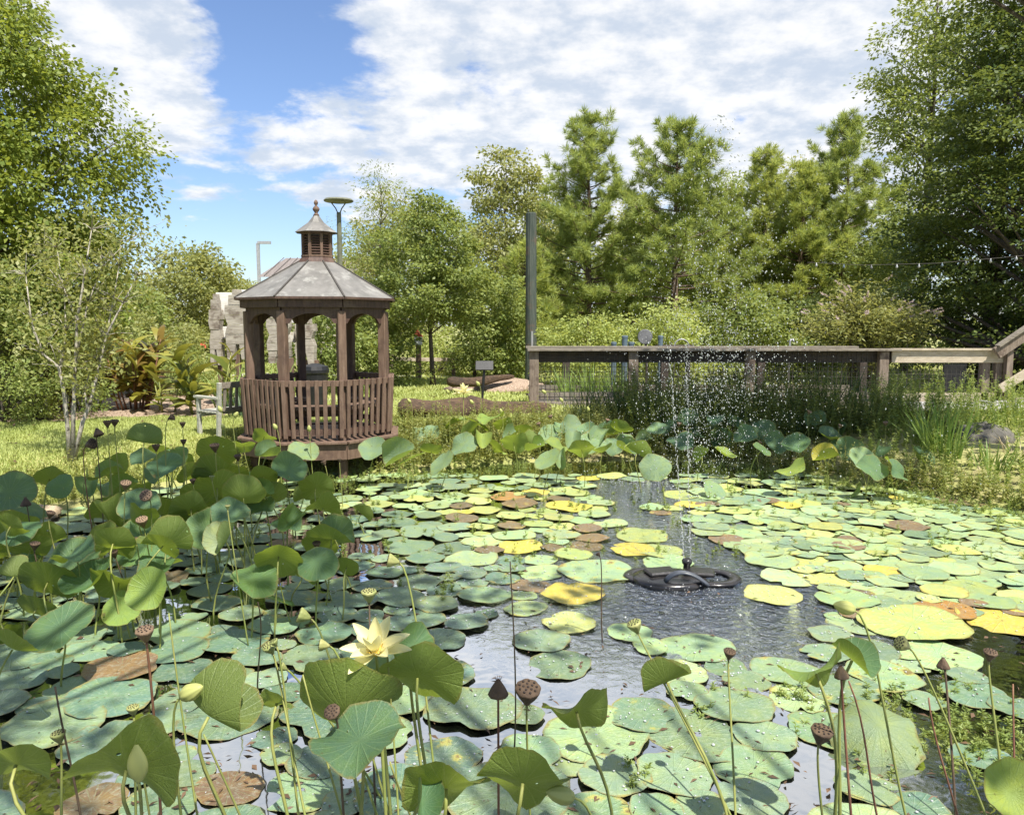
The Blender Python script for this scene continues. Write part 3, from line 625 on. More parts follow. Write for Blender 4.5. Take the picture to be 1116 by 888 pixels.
young_tree()

# flowering bush: arching stems with pale spikes
def butterfly_bush():
    Y = 19.0; x = at(940, 400, Y).x; zb = gz(x, Y); rng = np.random.default_rng(51)
    root = thing('flowering_bush', 'big arching bush with pale pink flower spikes behind the boardwalk', 'bush', (x, Y, zb)); mb = MB(); LP = []; LA = []; tips = []
    for k in range(150):
        a = rng.uniform(0, 6.28); sp = rng.uniform(.1, 1.0) ** .7 * 1.75; h = (2.75 - sp * .55) * rng.uniform(.75, 1.08); e = Vector((x + sp * math.cos(a), Y + sp * .8 * math.sin(a), zb + h))
        b = Vector((x + rng.normal() * .2, Y + rng.normal() * .2, zb)); pts = bez(b, b + Vector((0, 0, h * .5)), e - Vector((sp * .4 * math.cos(a), sp * .4 * math.sin(a), -.05)), e + Vector((0, 0, -.05)), 8)
        mb.tube(pts, [.012 * (1 - .8 * i / 7) for i in range(8)], 4); tips.append((e, (pts[-1] - pts[-2]).normalized()))
        for q in range(95):
            u = rng.uniform(.15, 1) ** .8 * 7; i = min(6, int(u)); LP.append(pts[i].lerp(pts[i + 1], u - i) + Vector(rng.normal(0, .10, 3))); LA.append(Vector((rng.normal(), rng.normal(), rng.normal() * .5 - .1)))
    mb.build('stem', MT['bark'], root); P = np.array(LP); A = np.array(LA); m = len(P); N = rng.normal(0, .6, (m, 3)); N[:, 2] += .8; L = rng.uniform(.07, .15, m)
    V, F = leaf_quads(P, A, N, L, L * .33); part_np(root, 'crown', V, F, MT['olive'], np.clip(rng.normal(.6, .25, m), 0, 1))
    sel = [t for t in tips if t[0].z > zb + 1.75 and t[0].y < Y + .7][:34]
    for e, d in sel:
        n = 60; u = rng.uniform(0, .24, n); P = np.array(e) + np.outer(u, np.array(d) * .8 + np.array([0, 0, .25])) + rng.normal(0, .014, (n, 3)) * (1 - u / .3)[:, None]
        L = np.full(n, .03); V, F = leaf_quads(P, rng.normal(0, 1, (n, 3)), rng.normal(0, 1, (n, 3)), L, L * .7); part_np(root, 'flower_spike', V, F, MT['blossom'], rng.random(n))
butterfly_bush()

# canna clumps, sword-leaved clumps
def strap_clump(name, label, cat, x, y, n, L, W, mat, seed, spread=.2, lean=.35, bend=(.1, .6), z=None, group=None, part='leaves'):
    rng = np.random.default_rng(seed); zb = gz(x, y) - .03 if z is None else z
    root = thing(name, label, cat, (x, y, zb), group)
    a = rng.uniform(0, 6.28, n); r = spread * np.sqrt(rng.random(n)); P = np.stack([x + r * np.cos(a), y + r * np.sin(a), np.full(n, zb)], 1)
    D = np.stack([np.cos(a) * lean * rng.uniform(0, 1, n), np.sin(a) * lean * rng.uniform(0, 1, n), np.ones(n)], 1) + rng.normal(0, .08, (n, 3))
    V, F = blades(P, D, rng.uniform(*L, n), rng.uniform(*W, n), rng.uniform(*bend, n), 4, rng)
    rn = rng.random(n); part_np(root, part, V, F, MT[mat], np.tile(rn, 4)); return root
def canna(label, px, Y, n, h, mat, seed, red=False):
    x = at(px, 440, Y).x; rng = np.random.default_rng(seed); zb = gz(x, Y); root = thing('canna_plant', label, 'plant', (x, Y, zb), 'canna clumps in the mulch bed'); mb = MB(); P = []; A = []; L = []
    for k in range(n):
        a = rng.uniform(0, 6.28); r = .30 * math.sqrt(rng.random()); hh = h * rng.uniform(.65, 1.05); b = Vector((x + r * math.cos(a), Y + r * math.sin(a), zb)); e = b + Vector((math.cos(a) * .22 * hh, math.sin(a) * .22 * hh, hh)); mb.tube([b, b.lerp(e, .5), e], [.018, .014, .008], 5)
        for q in range(7):
            u = .18 + .8 * q / 6; aa = a + q * 2.4 + rng.normal() * .3; P.append(b.lerp(e, u)); A.append((math.cos(aa) * (.95 - .4 * u), math.sin(aa) * (.95 - .4 * u), .55 + .7 * u)); L.append(rng.uniform(.42, .62) * h / 1.2)
    mb.build('stem', MT['stemred' if red else 'stem'], root, smooth=True); m = len(P); L = np.array(L); V, F = blades(np.array(P), np.array(A), L, L * .30, rng.uniform(.3, .9, m), 5, rng)
    part_np(root, 'leaves', V, F, MT[mat], np.tile(rng.random(m), 5)); return root, zb
canna('large bronze tinged canna clump in the mulch bed', 148, 14.6, 15, 1.35, 'cannared', 61, True)
r_, zb = canna('green canna clump with a red bloom beside the bench', 226, 14.0, 8, 1.1, 'canna', 62)
mb = MB(); e = at(222, 376, 14.0); mb.tube([(e.x, e.y, e.z - .35), tuple(e)], [.008, .006], 5); mb.build('flower_stalk', MT['stem'], r_)
n = 16; P = np.array(e) + RNG.normal(0, .022, (n, 3)); V, F = leaf_quads(P, RNG.normal(0, 1, (n, 3)), RNG.normal(0, 1, (n, 3)), np.full(n, .05), np.full(n, .035)); part_np(r_, 'blossom', V, F, MT['redflower'], RNG.random(n))
canna('dark red leaved canna behind the young pale barked tree', 62, 14.4, 10, 1.25, 'cannared', 63, True)
canna('small young canna beside the large bronze clump', 180, 14.3, 3, .8, 'canna', 64)
canna('leaning green canna in front of the leafy shrub', 95, 14.9, 7, 1.2, 'canna', 65)
for i, (px, Y, n, hh, m_, lb) in enumerate(((252, 14.3, 70, 1.1, 'iris', 'tall green grass clump beneath the wooden sculpture'), (292, 14.4, 70, 1.15, 'iris', 'tall green grass clump seen between the gazebo posts'), (268, 13.4, 45, .85, 'reed', 'dark grass clump behind the bench back'), (8, 13.2, 40, .8, 'reed', 'dark grass clump under the leafy shrub'))):
    strap_clump('grass_clump', lb, 'grass clump', at(px, 440, Y).x, Y, n, (hh * .6, hh * 1.1), (.02, .035), m_, 70 + i, .28, .4)

# ------------------------------------------------------------------ gazebo
def gazebo():
    cx, cy = at(349, 400, 10.8).x, 10.8
    root = thing('gazebo', 'small brown octagonal gazebo with grey metal roof and cupola', 'gazebo', (cx, cy, .0))
    A = [rad(-14.5 + 45 * i) for i in range(8)]
    def v(i, R, z): a = A[i % 8]; return Vector((cx + R * math.sin(a), cy - R * math.cos(a), z))
    def octo(R, z0, z1, R1=None): 
        mb = MB(); mb.lathe([(R, z0), (R1 or R, z1)], (cx, cy, 0), 8, Matrix.Rotation(rad(-14.5 - 90), 4, 'Z')); return mb
    octo(1.02, .40, .495).build('deck', MT['wood_light'], root, bevel=.006)
    for i in range(8):
        mb = MB(); mb.beam(v(i, 1.085, .375), v(i + 1, 1.085, .375), .035, .20); mb.beam(v(i, 1.10, .50), v(i + 1, 1.10, .50), .10, .035); mb.build('skirt_board', MT['wood_light'], root, bevel=.004)
    for i in range(8):
        p = v(i, .93, 0); mb = MB(); mb.box((p.x, p.y, .05), (.10, .10, .68)); mb.build('foot_post', MT['wood'], root)
        p = v(i, .955, 0); mb = MB(); mb.box((p.x, p.y, 1.345), (.108, .108, 1.69), A[i]); mb.build('post', MT['wood_light' if i in (0, 1, 2, 7) else 'wood'], root, bevel=.008)  # front posts in the lit tone, the others in the shaded copy
    for i in range(8):
        # arched frieze panel between posts
        a, b = v(i, .985, 0), v(i + 1, .985, 0); pts = []; n = 14
        def P(u, z): q = a.lerp(b, u); return (q.x, q.y, z)
        pts.append(P(0.02, 2.235)); pts.append(P(.02, 2.02))
        for k in range(n + 1):
            u = .13 + .74 * k / n; pts.append(P(u, 2.03 + .13 * math.sin(math.pi * k / n) ** .55))
        pts.append(P(.98, 2.02)); pts.append(P(.98, 2.235))
        nrm_ = Vector((math.sin((A[i] + A[i] + rad(45)) / 2), -math.cos((A[i] + A[i] + rad(45)) / 2), 0)); mb = MB(); mb.prism(pts, nrm_ * -.045); mb.build('arch_panel', MT['wood'], root)
        mb = MB(); mb.beam(v(i, 1.03, 2.30), v(i + 1, 1.03, 2.30), .05, .13); mb.build('eave_beam', MT['wood'], root)
    # railing: slats standing clear of the deck, splayed a little outwards
    for i in range(8):
        if i == 4: continue
        mb = MB(); a, b = v(i, 1.01, 0), v(i + 1, 1.01, 0); c, d = v(i, 1.05, 0), v(i + 1, 1.05, 0); out = ((c + d) / 2 - (a + b) / 2).normalized()
        ns = 8
        for k in range(ns):
            u = .045 + .91 * k / (ns - 1); lo = a.lerp(b, u) + out * .035; hi = c.lerp(d, u) + out * .035
            mb.beam((lo.x, lo.y, .555), (hi.x, hi.y, 1.305), .052, .024, up=out)
        mb.build('railing_slats', MT['wood_light'], root, bevel=.003)
        mb = MB(); mb.beam(v(i, 1.04, 1.262), v(i + 1, 1.04, 1.262), .05, .07); mb.build('hand_rail', MT['wood_light'], root)
        mb = MB(); mb.beam(v(i, 1.015, .63), v(i + 1, 1.015, .63), .045, .075); mb.build('bottom_rail', MT['wood'], root)
    for i in (1, 2, 3, 5, 6, 7, 0):
        mb = MB(); mb.prism([v(i, .90, .90), v(i + 1, .90, .90), v(i + 1, .58, .90), v(i, .58, .90)], (0, 0, .045)); mb.beam(v(i, .62, .84), v(i + 1, .62, .84), .03, .10); mb.build('bench_seat', MT['wood_light'], root)
    # roof
    mb = MB()
    for i in range(8):
        mb.prism([v(i, 1.115, 2.345), v(i + 1, 1.115, 2.345), v(i + 1, .25, 2.85), v(i, .25, 2.85)], (0, 0, .022))
    mb.build('roof', MT['roofmetal'], root)
    for i in range(8):
        mb = MB(); mb.beam(v(i, 1.125, 2.368), v(i, .25, 2.877), .022, .018); mb.build('roof_ridge', MT['roofseam'], root)
        mb = MB(); mb.beam(v(i, 1.11, 2.352), v(i + 1, 1.11, 2.352), .03, .03); mb.build('roof_edge', MT['wood'], root)
    cup = octo(.285, 2.925, 3.02, .215).build('cupola', MT['wood'], root)
    cup.location.z = -.085
    def sub(mb, name, mat, **kw): o = mb.build(name, mat, root, **kw); o.parent = cup; return o
    sub(octo(.225, 3.02, 3.045), 'cupola_base', MT['wood_light'])
    sub(octo(.165, 3.045, 3.33), 'cupola_core', MT['roofseam'])
    for i in range(8):
        p = v(i, .195, 0); mb = MB(); mb.box((p.x, p.y, 3.19), (.035, .035, .29), A[i]); sub(mb, 'corner_post', MT['wood_light'])
        mb = MB()
        for k in range(7): mb.beam(v(i, .19, 3.075 + .036 * k), v(i + 1, .19, 3.075 + .036 * k), .035, .008, up=(math.sin(A[i] + rad(22.5)) * .6, -math.cos(A[i] + rad(22.5)) * .6, .8))
        sub(mb, 'louver_panel', MT['wood'])
    sub(octo(.215, 3.32, 3.36, .235), 'cupola_cornice', MT['wood'])
    mb = MB()
    for i in range(8): mb._add([v(i, .30, 3.352), v(i + 1, .30, 3.352), v(i + 1, .115, 3.49), v(i, .115, 3.49), v(i, .03, 3.60), v(i + 1, .03, 3.60)], [(0, 1, 2, 3), (3, 2, 5, 4)])
    sub(mb, 'cupola_roof', MT['roofmetal'])
    mb = MB(); mb.lathe([(.045, 3.585), (.03, 3.61), (.02, 3.625), (.042, 3.655), (.05, 3.675), (.035, 3.70), (.014, 3.72), (.026, 3.745), (.03, 3.76), (.02, 3.785), (.004, 3.80)], (cx, cy, 0), 12); sub(mb, 'finial', MT['wood_light'], smooth=True)
gazebo()

# bench at the gazebo
def bench():
    b = at(238, 470, 11.0); x0, y0 = b.x, 11.0; z0 = gz(x0, y0)
    root = thing('bench', 'silvered wooden garden bench turned away beside the gazebo', 'bench', (x0, y0, z0))
    fw = Vector((-.80, .60, 0)); ln = Vector((.60, .80, 0)); B = Vector((x0, y0, z0))
    def P(f, l, z): return B + fw * f + ln * l + Vector((0, 0, z))
    for l in (0, 1.25):
        mb = MB(); mb.beam(P(0, l, 0), P(-.07, l, .86), .06, .05, up=ln); mb.build('leg', MT['benchwood'], root, bevel=.004)
        mb = MB(); mb.beam(P(.48, l, 0), P(.48, l, .62), .06, .05, up=ln); mb.build('leg', MT['benchwood'], root, bevel=.004)
        mb = MB(); mb.beam(P(-.05, l, .635), P(.56, l, .635), .075, .035); mb.build('armrest', MT['benchwood'], root, bevel=.004)
    mb = MB()
    for k in range(6): mb.beam(P(.04 + .085 * k, -.03, .43), P(.04 + .085 * k, 1.28, .43), .07, .022)
    mb.beam(P(.46, 0, .38), P(.46, 1.25, .38), .03, .07); mb.build('seat', MT['benchwood'], root)
    mb = MB(); mb.beam(P(-.065, .03, .82), P(-.065, 1.22, .82), .035, .085); mb.beam(P(-.03, .03, .47), P(-.03, 1.22, .47), .03, .05)
    for k in range(12): mb.beam(P(-.035, .09 + .097 * k, .49), P(-.062, .09 + .097 * k, .79), .02, .042, up=ln)
    mb.build('backrest', MT['deckwood'], root)
bench()

# ------------------------------------------------------------------ timber sculpture behind the bench
def sculpture():
    Y = 15.4; b = at(250, 400, Y); z0 = gz(b.x, Y); root = thing('timber_sculpture', 'weathered timber sculpture of stepped pointed panels behind the gazebo', 'sculpture', (b.x, Y, z0))
    ROWS = [(0, .11, .185, .19), (.11, .22, .19, .195), (.22, .36, .195, .205), (.36, .50, .205, .155), (.50, .64, .16, .215), (.64, .78, .215, .20), (.78, .92, .125, .112), (.92, 1, .062, .045)]
    spec = [(234, 15.2, 320, 398, .5), (257, 15.0, 315, 392, 1.0), (302, 15.4, 333, 396, 1.0), (331, 15.8, 340, 398, .9)]
    rngs = np.random.default_rng(8)
    for px, y, t, bt, wf in spec:
        x = at(px, 350, y).x; zt = at(px, t, y).z; zb = at(px, bt, y).z; mb = MB(); d = Vector((.03, .14, 0))
        for r, (a0, a1, w0, w1) in enumerate(ROWS):
            a1 -= .004; j = rngs.normal() * .006; w0 *= wf; w1 *= wf; z0_, z1_ = zb + (zt - zb) * a0, zb + (zt - zb) * a1
            for sx in ((-1, 1) if r < 2 else (0,)):
                if sx: e0, e1 = (.07 - .02 * r) * wf, (.05 - .02 * r) * wf; q4 = [(sx * e0, z0_), (sx * w0, z0_), (sx * w1, z1_), (sx * e1, z1_)]
                else: q4 = [(-w0, z0_), (w0, z0_), (w1, z1_), (-w1, z1_)]
                mb.prism([(x + u + j, y + u * .25 + j, z) for u, z in q4], d)
        mb.build('pointed_panel', MT['cladwood'], root, bevel=.004)
        for s in (-.12, .12):
            mb = MB(); mb.box((x + s * wf + .1, y + .12, (z0 - .1 + zb + .1) / 2), (.09, .09, zb + .1 - z0 + .1)); mb.build('support_post', MT['wood_light'], root)
    for (p0, p1, t, bt, y) in ((236, 262, 319, 343, 15.4), (236, 262, 356, 369, 15.4), (262, 285, 316, 340, 15.5), (262, 285, 352, 366, 15.5), (308, 334, 342, 352, 15.9), (306, 334, 362, 373, 15.9)):
        A_, C_ = at(p0, t, y), at(p1, bt, y); mb = MB(); mb.box(((A_.x + C_.x) / 2, y, (A_.z + C_.z) / 2), (C_.x - A_.x, .10, A_.z - C_.z)); mb.build('cross_plank', MT['sunlitwood'], root, bevel=.005)
sculpture()
mb = MB(); b = at(343, 400, 14.2); mb.lathe([(.20, gz(b.x, 14.2)), (.24, 1.12), (.26, 1.14), (.26, 1.20), (.20, 1.24)], (b.x, 14.2, 0), 16)
t_ = thing('waste_bin', 'dark waste bin half hidden behind the gazebo railing', 'bin', (b.x, 14.2, gz(b.x, 14.2))); mb.build('bin_body', MT['blackmetal'], t_, smooth=False)
mb = MB(); mb.lathe([(.265, 1.19), (.24, 1.26), (.06, 1.31)], (b.x, 14.2, 0), 16); mb.build('lid', MT['blackmetal'], t_)

# ------------------------------------------------------------------ boardwalk with railings, ramp
def boardwalk():
    Y = 15.5; z_top = at(700, 380, Y).z; z_d = at(700, 438, Y).z; x0 = at(578, 400, Y).x; x1 = at(968, 400, Y).x; x2 = at(1092, 400, Y).x
    root = thing('boardwalk', 'dark timber boardwalk with flat railing and wire mesh over the reeds', 'boardwalk', (x0, Y, 0))
    mb = MB(); n = int((x2 - x0 + 1.2) / .145)
    for k in range(n): mb.box((x0 + .07 + k * .145, Y + .95, z_d - .02), (.135, 2.1, .04))
    mb.build('deck_boards', MT['deckwood'], root)
    mb = MB(); mb.box(((x0 + x2) / 2 + .5, Y - .12, z_d - .10), (x2 - x0 + 1.1, .05, .19)); mb.build('rim_beam', MT['deckwood'], root)
    mb = MB(); mb.box(((x0 + x2) / 2 + .5, Y + 2.0, z_d - .10), (x2 - x0 + 1.1, .05, .19)); mb.build('rim_beam', MT['darktimber'], root)
    for side, yy, pxs in ((0, Y, (582, 690, 817, 962)), (1, Y + 1.9, (617, 724, 829, 940))):
        for px in pxs:
            x = at(px, 400, yy).x; mb = MB(); mb.box((x, yy, (z_top - .05 - .35) / 2), (.19 if side == 0 else .17, .13, z_top - .05 + .35)); mb.build('rail_post', MT['postwood'] if side == 0 else MT['darktimber'], root, bevel=.008)
        mb = MB(); mb.box(((x0 + x1) / 2 + .06, yy - .02, z_top - .022), (x1 - x0 + .24, .26, .044)); mb.build('cap_rail', MT['deckwood'], root, bevel=.004)
        mb = MB(); mb.box(((x0 + x1) / 2 + .06, yy + .10, z_top - .16), (x1 - x0 + .1, .04, .22)); mb.build('rail_board', MT['darktimber'], root)  # near-black timber carries the shade on these boards
        mb = MB(); mb.box(((x0 + x1) / 2 + .06, yy + .10, z_d + .12), (x1 - x0 + .1, .04, .14)); mb.build('kick_board', MT['deckwood'], root)
        mb = MB(); k = 0; x = x0 + .1
        while x < x1: mb.beam((x, yy + .07, z_d + .05), (x, yy + .07, z_top - .06), .006, .006, up=(1, 0, 0)); x += .10
        z = z_d + .1
        while z < z_top - .05: mb.beam((x0, yy + .075, z), (x1, yy + .075, z), .006, .006); z += .10
        mb.build('wire_mesh', MT['wire'], root)
    # end bay, its sunlight put into the paler timber colour
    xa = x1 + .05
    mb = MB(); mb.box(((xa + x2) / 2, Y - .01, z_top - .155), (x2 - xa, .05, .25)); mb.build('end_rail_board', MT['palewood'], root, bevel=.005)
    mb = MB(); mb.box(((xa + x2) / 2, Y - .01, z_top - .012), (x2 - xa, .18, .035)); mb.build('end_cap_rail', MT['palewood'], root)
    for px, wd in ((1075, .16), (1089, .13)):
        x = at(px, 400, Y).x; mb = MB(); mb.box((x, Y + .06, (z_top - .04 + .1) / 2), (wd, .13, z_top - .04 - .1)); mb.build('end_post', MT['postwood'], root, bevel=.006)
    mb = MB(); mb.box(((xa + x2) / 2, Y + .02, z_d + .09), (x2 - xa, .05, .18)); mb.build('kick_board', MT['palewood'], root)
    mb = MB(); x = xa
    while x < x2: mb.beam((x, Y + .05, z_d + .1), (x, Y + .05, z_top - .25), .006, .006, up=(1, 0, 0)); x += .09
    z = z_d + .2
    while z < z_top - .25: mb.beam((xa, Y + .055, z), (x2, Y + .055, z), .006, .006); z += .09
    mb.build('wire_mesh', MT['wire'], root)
boardwalk()
def ramp():
    Y = 15.3; b = at(1092, 430, Y); root = thing('ramp_railing', 'sloping weathered handrail climbing beside the beech', 'railing', (b.x, Y, .2))
    a, c = at(1086, 385, Y), at(1175, 325, Y); mb = MB(); mb.beam(a, c, .07, .24); mb.build('hand_rail', MT['postwood'], root, bevel=.005)
    mb = MB(); mb.beam(a + Vector((0, -.02, .14)), c + Vector((0, -.02, .14)), .16, .04); mb.build('cap_rail', MT['deckwood'], root)
    a, c = at(1090, 424, Y), at(1175, 372, Y); mb = MB(); mb.beam(a, c, .06, .17); mb.build('lower_rail', MT['palewood'], root, bevel=.005)
    for px in (1102, 1150):
        x = at(px, 400, Y).x; zt = at(px, 385 - (px - 1086) * .67, Y).z; mb = MB(); mb.box((x, Y + .1, zt / 2), (.12, .12, zt)); mb.build('post', MT['postwood'], root)
ramp()
mb = MB(); a = at(1100, 436, 14.9)
for k in range(6): mb.box((a.x - .35 + k * .335, 14.9 - .02 * k, .47), (.32, .30, .16), .02 * (k % 3))
tag(mb.build('stone_step', MT['stone'], bevel=.012), 'low course of grey stone blocks below the sloping handrail', 'step')
kind(sheet('landing_path', [(at(985, 445, 14.2).x, 14.0), (9.6, 13.7), (10.5, 15.1), (at(985, 445, 14.2).x, 15.3)], .50, MT['stone']), 'structure')
t_ = thing('notice_panel', 'black panel standing behind the mesh of the lit railing', 'panel', (*at(1040, 410, 17.0).xy, .5)); mb = MB(); p = at(1040, 412, 17); mb.box(tuple(p), (.50, .05, .62)); mb.build('panel_board', MT['blackmetal'], t_); mb = MB(); mb.box((p.x, p.y + .06, p.z - .4), (.07, .07, 1.1)); mb.build('panel_post', MT['darktimber'], t_)

# ------------------------------------------------------------------ things behind the boardwalk
def chime_posts():
    Y = 18.4
    for px, py, r, lb in ((669, 374, .062, 'short blue-grey post end, outermost by the bright shrub'), (681, 367, .068, 'tallest blue-grey post standing above the railing'), (688, 374, .07, 'short blue-grey post beside the grey disc'), (720, 367, .06, 'blue-grey post past the grey disc')):
        p = at(px, py, Y); t_ = thing('round_post', lb, 'post', (p.x, Y, gz(p.x, Y)), 'blue-grey posts above the boardwalk railing'); mb = MB(); mb.lathe([(r, .35), (r, p.z - .01), (r * .85, p.z)], (p.x, Y, 0), 12); mb.build('post_shaft', MT['bluepost'], t_, smooth=False)
        mb = MB(); mb.lathe([(r * 1.12, p.z - .03), (r * 1.12, p.z + .02), (r * .9, p.z + .03)], (p.x, Y, 0), 12); mb.build('post_cap', MT['bluepost'], t_)
    p = at(703, 367, 18.2); t_ = thing('disc_sign', 'round speckled grey disc on a stalk above the railing', 'disc', (p.x, 18.2, gz(p.x, 18.2)))
    mb = MB(); M = Matrix.Rotation(rad(90), 4, 'X') @ Matrix.Rotation(rad(0), 4, 'Z'); mb.lathe([(.02, -.022), (.165, -.022), (.175, -.01), (.175, .01), (.165, .022), (.02, .022)], tuple(p), 28, M); mb.build('disc_face', MT['discgrey'], t_)
    mb = MB(); mb.tube([(p.x + .06, 18.23, .4), (p.x + .05, 18.23, p.z - .35), (p.x + .02, 18.22, p.z - .14)], .032, 8); mb.build('stalk', MT['darktimber'], t_)
    p = at(735, 377, 18.6); t_ = thing('picnic_table', 'flat dark table top showing above the railing', 'table', (p.x, 18.6, .4)); mb = MB(); mb.box((p.x, 18.6, p.z), (.85, .5, .05)); mb.build('table_top', MT['darktimber'], t_)
    for s in (-.33, .33): mb = MB(); mb.box((p.x + s, 18.6, (p.z + .4) / 2), (.07, .3, p.z - .42)); mb.build('leg', MT['darktimber'], t_)
    p = at(743, 372, 18.3); mb = MB(); pts = [Vector((p.x + .17 * math.cos(a) - .0, 18.3, p.z - .12 + .17 * math.sin(a))) for a in np.linspace(0, math.pi, 13)]; pts = [Vector((pts[0].x, 18.3, .4))] + pts + [Vector((pts[-1].x, 18.3, .4))]; mb.tube(pts, .014, 6)
    tag(mb.build('metal_hoop', MT['greymetal'], smooth=True), 'thin pale metal hoop rising behind the railing', 'hoop')
    p = at(861, 372, 17.6); mb = MB(); mb.tube([(p.x, 17.6, .4), (p.x, 17.6, p.z), (p.x + .02, 17.6, p.z + .05), (p.x + .07, 17.6, p.z + .05), (p.x + .09, 17.6, p.z - .02)], .022, 7)
    tag(mb.build('bent_pipe', MT['greymetal'], smooth=True), 'small bent grey pipe behind the reed end of the railing', 'pipe')
chime_posts()
def pole():
    Y = 21.5; p = at(579, 232, Y); z0 = gz(p.x, Y); t_ = thing('wooden_pole', 'tall bare grey-green wooden pole behind the boardwalk end', 'pole', (p.x, Y, z0))
    mb = MB(); mb.lathe([(.165, z0 - .1), (.155, 2.0), (.145, p.z - .02), (.12, p.z)], (p.x, Y, 0), 14); mb.build('pole_shaft', MT['polewood'], t_)
    mb = MB(); mb.box((p.x + .03, Y - .16, 1.2), (.05, .02, 1.3)); mb.build('conduit', MT['greymetal'], t_)
pole()
def sign_stand():
    Y = 15.0; p = at(528, 398, Y); b = at(525, 433, Y); t_ = thing('sign_stand', 'small black sign board on a thin post behind the log', 'sign', (b.x, Y, b.z))
    mb = MB(); mb.tube([(b.x, Y, b.z - .1), (p.x, Y, p.z - .05)], .028, 8); mb.build('stand_post', MT['blackmetal'], t_)
    mb = MB(); c = Vector(p); u = Vector((0, .45, .62)).normalized(); mb.prism([c + Vector((-.17, 0, 0)) - u * .10, c + Vector((.17, 0, 0)) - u * .10, c + Vector((.17, 0, 0)) + u * .10, c + Vector((-.17, 0, 0)) + u * .10], (0, .03, -.02)); mb.build('sign_board', MT['blackmetal'], t_)
sign_stand()
def birdhouse():
    Y = 23.2; p = at(456, 372, Y); t_ = thing('birdhouse_post', 'white box with a red top on a brown post by the path', 'birdhouse', (p.x, Y, .4)); mb = MB(); mb.box((p.x, Y, (p.z + .35) / 2), (.15, .15, p.z - .30)); mb.build('post', MT['wood_light'], t_)
    mb = MB(); mb.box((p.x, Y, p.z + .02), (.22, .2, .24)); mb.build('box', MT['whitepaint'], t_); mb = MB(); mb.prism([(p.x - .13, Y - .12, p.z + .145), (p.x + .13, Y - .12, p.z + .145), (p.x - .05, Y - .12, p.z + .36)], (0, .24, 0)); mb.build('roof', MT['redpaint'], t_)
birdhouse()
def rail_fence():
    Y = 23.9; a, b = at(420, 391, Y), at(565, 393, Y + .6); t_ = thing('rail_fence', 'low wooden rail fence along the far path', 'fence', (a.x, Y, .4)); mb = MB(); mb.beam(a, b, .09, .11); mb.build('rail', MT['palewood'], t_)
    for px in (426, 494, 517, 560): 
        p = at(px, 390, Y); mb = MB(); mb.box((p.x, Y + .1, .75), (.11, .11, .85)); mb.build('fence_post', MT['postwood'], t_)
rail_fence()
def blobby(name, label, cat, c, size, mat, seed, rz=0.0, tube=False):
    rng = np.random.default_rng(seed); mb = MB(); R_, S_ = 9, 18
    for j in range(R_ + 1):
        pass
    V = []; F = []
    for j in range(R_ + 1):
        ph = math.pi * j / R_
        for i in range(S_):
            th = 2 * math.pi * i / S_; k = 1 + .16 * math.sin(3 * th + seed) * math.sin(2 * ph) + .10 * math.sin(5 * th + 2 * ph * 3) + rng.normal() * .03
            x, y, z = math.sin(ph) * math.cos(th) * size[0] * k, math.sin(ph) * math.sin(th) * size[1] * k, math.cos(ph) * size[2] * k
            V.append((c[0] + x * math.cos(rz) - y * math.sin(rz), c[1] + x * math.sin(rz) + y * math.cos(rz), c[2] + z))
    for j in range(R_):
        for i in range(S_): F.append((j * S_ + i, (j + 1) * S_ + i, (j + 1) * S_ + (i + 1) % S_, j * S_ + (i + 1) % S_))
    mb._add(V, F); o = mb.build(name, mat, smooth=True); return tag(o, label, cat, anchor=Vector(c))
def log(label, p0, p1, r0, r1, seed):
    rng = np.random.default_rng(seed); mb = MB(); n = 14; S_ = 14; p0, p1 = Vector(p0), Vector(p1); d = (p1 - p0).normalized(); sx = d.cross(Vector((0, 0, 1))).normalized(); u = sx.cross(d); V = []; F = []
    for j in range(n):
        t = j / (n - 1); c = p0.lerp(p1, t) + u * .04 * math.sin(t * 5 + seed); r = (r0 + (r1 - r0) * t) * (1 + .12 * math.sin(t * 9 + seed)) * (.55 if j in (0, n - 1) else 1)
        for i in range(S_):
            th = 2 * math.pi * i / S_; k = r * (1 + .10 * math.sin(4 * th + seed + t * 2) + rng.normal() * .035); V.append(c + sx * math.cos(th) * k + u * math.sin(th) * k * .85)
    for j in range(n - 1):
        for i in range(S_): F.append((j * S_ + i, j * S_ + (i + 1) % S_, (j + 1) * S_ + (i + 1) % S_, (j + 1) * S_ + i))
    F += [tuple(reversed(range(S_))), tuple(range((n - 1) * S_, n * S_))]; mb._add(V, F); o = mb.build('fallen_log', MT['log'], smooth=True)
    return tag(o, label, 'log', 'fallen logs along the path', anchor=(p0 + p1) / 2)
log('brown log with a pale end lying beside the gazebo', at(434, 448, 13.2), at(512, 444, 13.5), .17, .24, 1)
log('long dark log reaching under the boardwalk end', at(505, 445, 13.9), at(600, 447, 14.2), .24, .17, 2)
log('short dark log on the lawn behind the sign stand', at(488, 416, 18.2), at(560, 412, 18.8), .17, .08, 3)
blobby('mulch_mound', 'low brown earth mound behind the sign stand', 'mound', (*at(545, 415, 19.4).xy, .40), (1.35, 1.0, .28), MT['mulch'], 4)
blobby('boulder', 'dark mossy boulder on the bank behind the iris clump', 'rock', at(1072, 480, 10.9), (.42, .34, .24), MT['rock'], 5)
blobby('boulder', 'pale brown boulder low among dry grass by the bank', 'rock', at(1098, 505, 10.3), (.40, .30, .20), MT['tanrock'], 6)
blobby('boulder', 'tan rounded rock half hidden in the left lotus stand', 'rock', at(48, 560, 7.9), (.17, .12, .09), MT['tanrock'], 7)

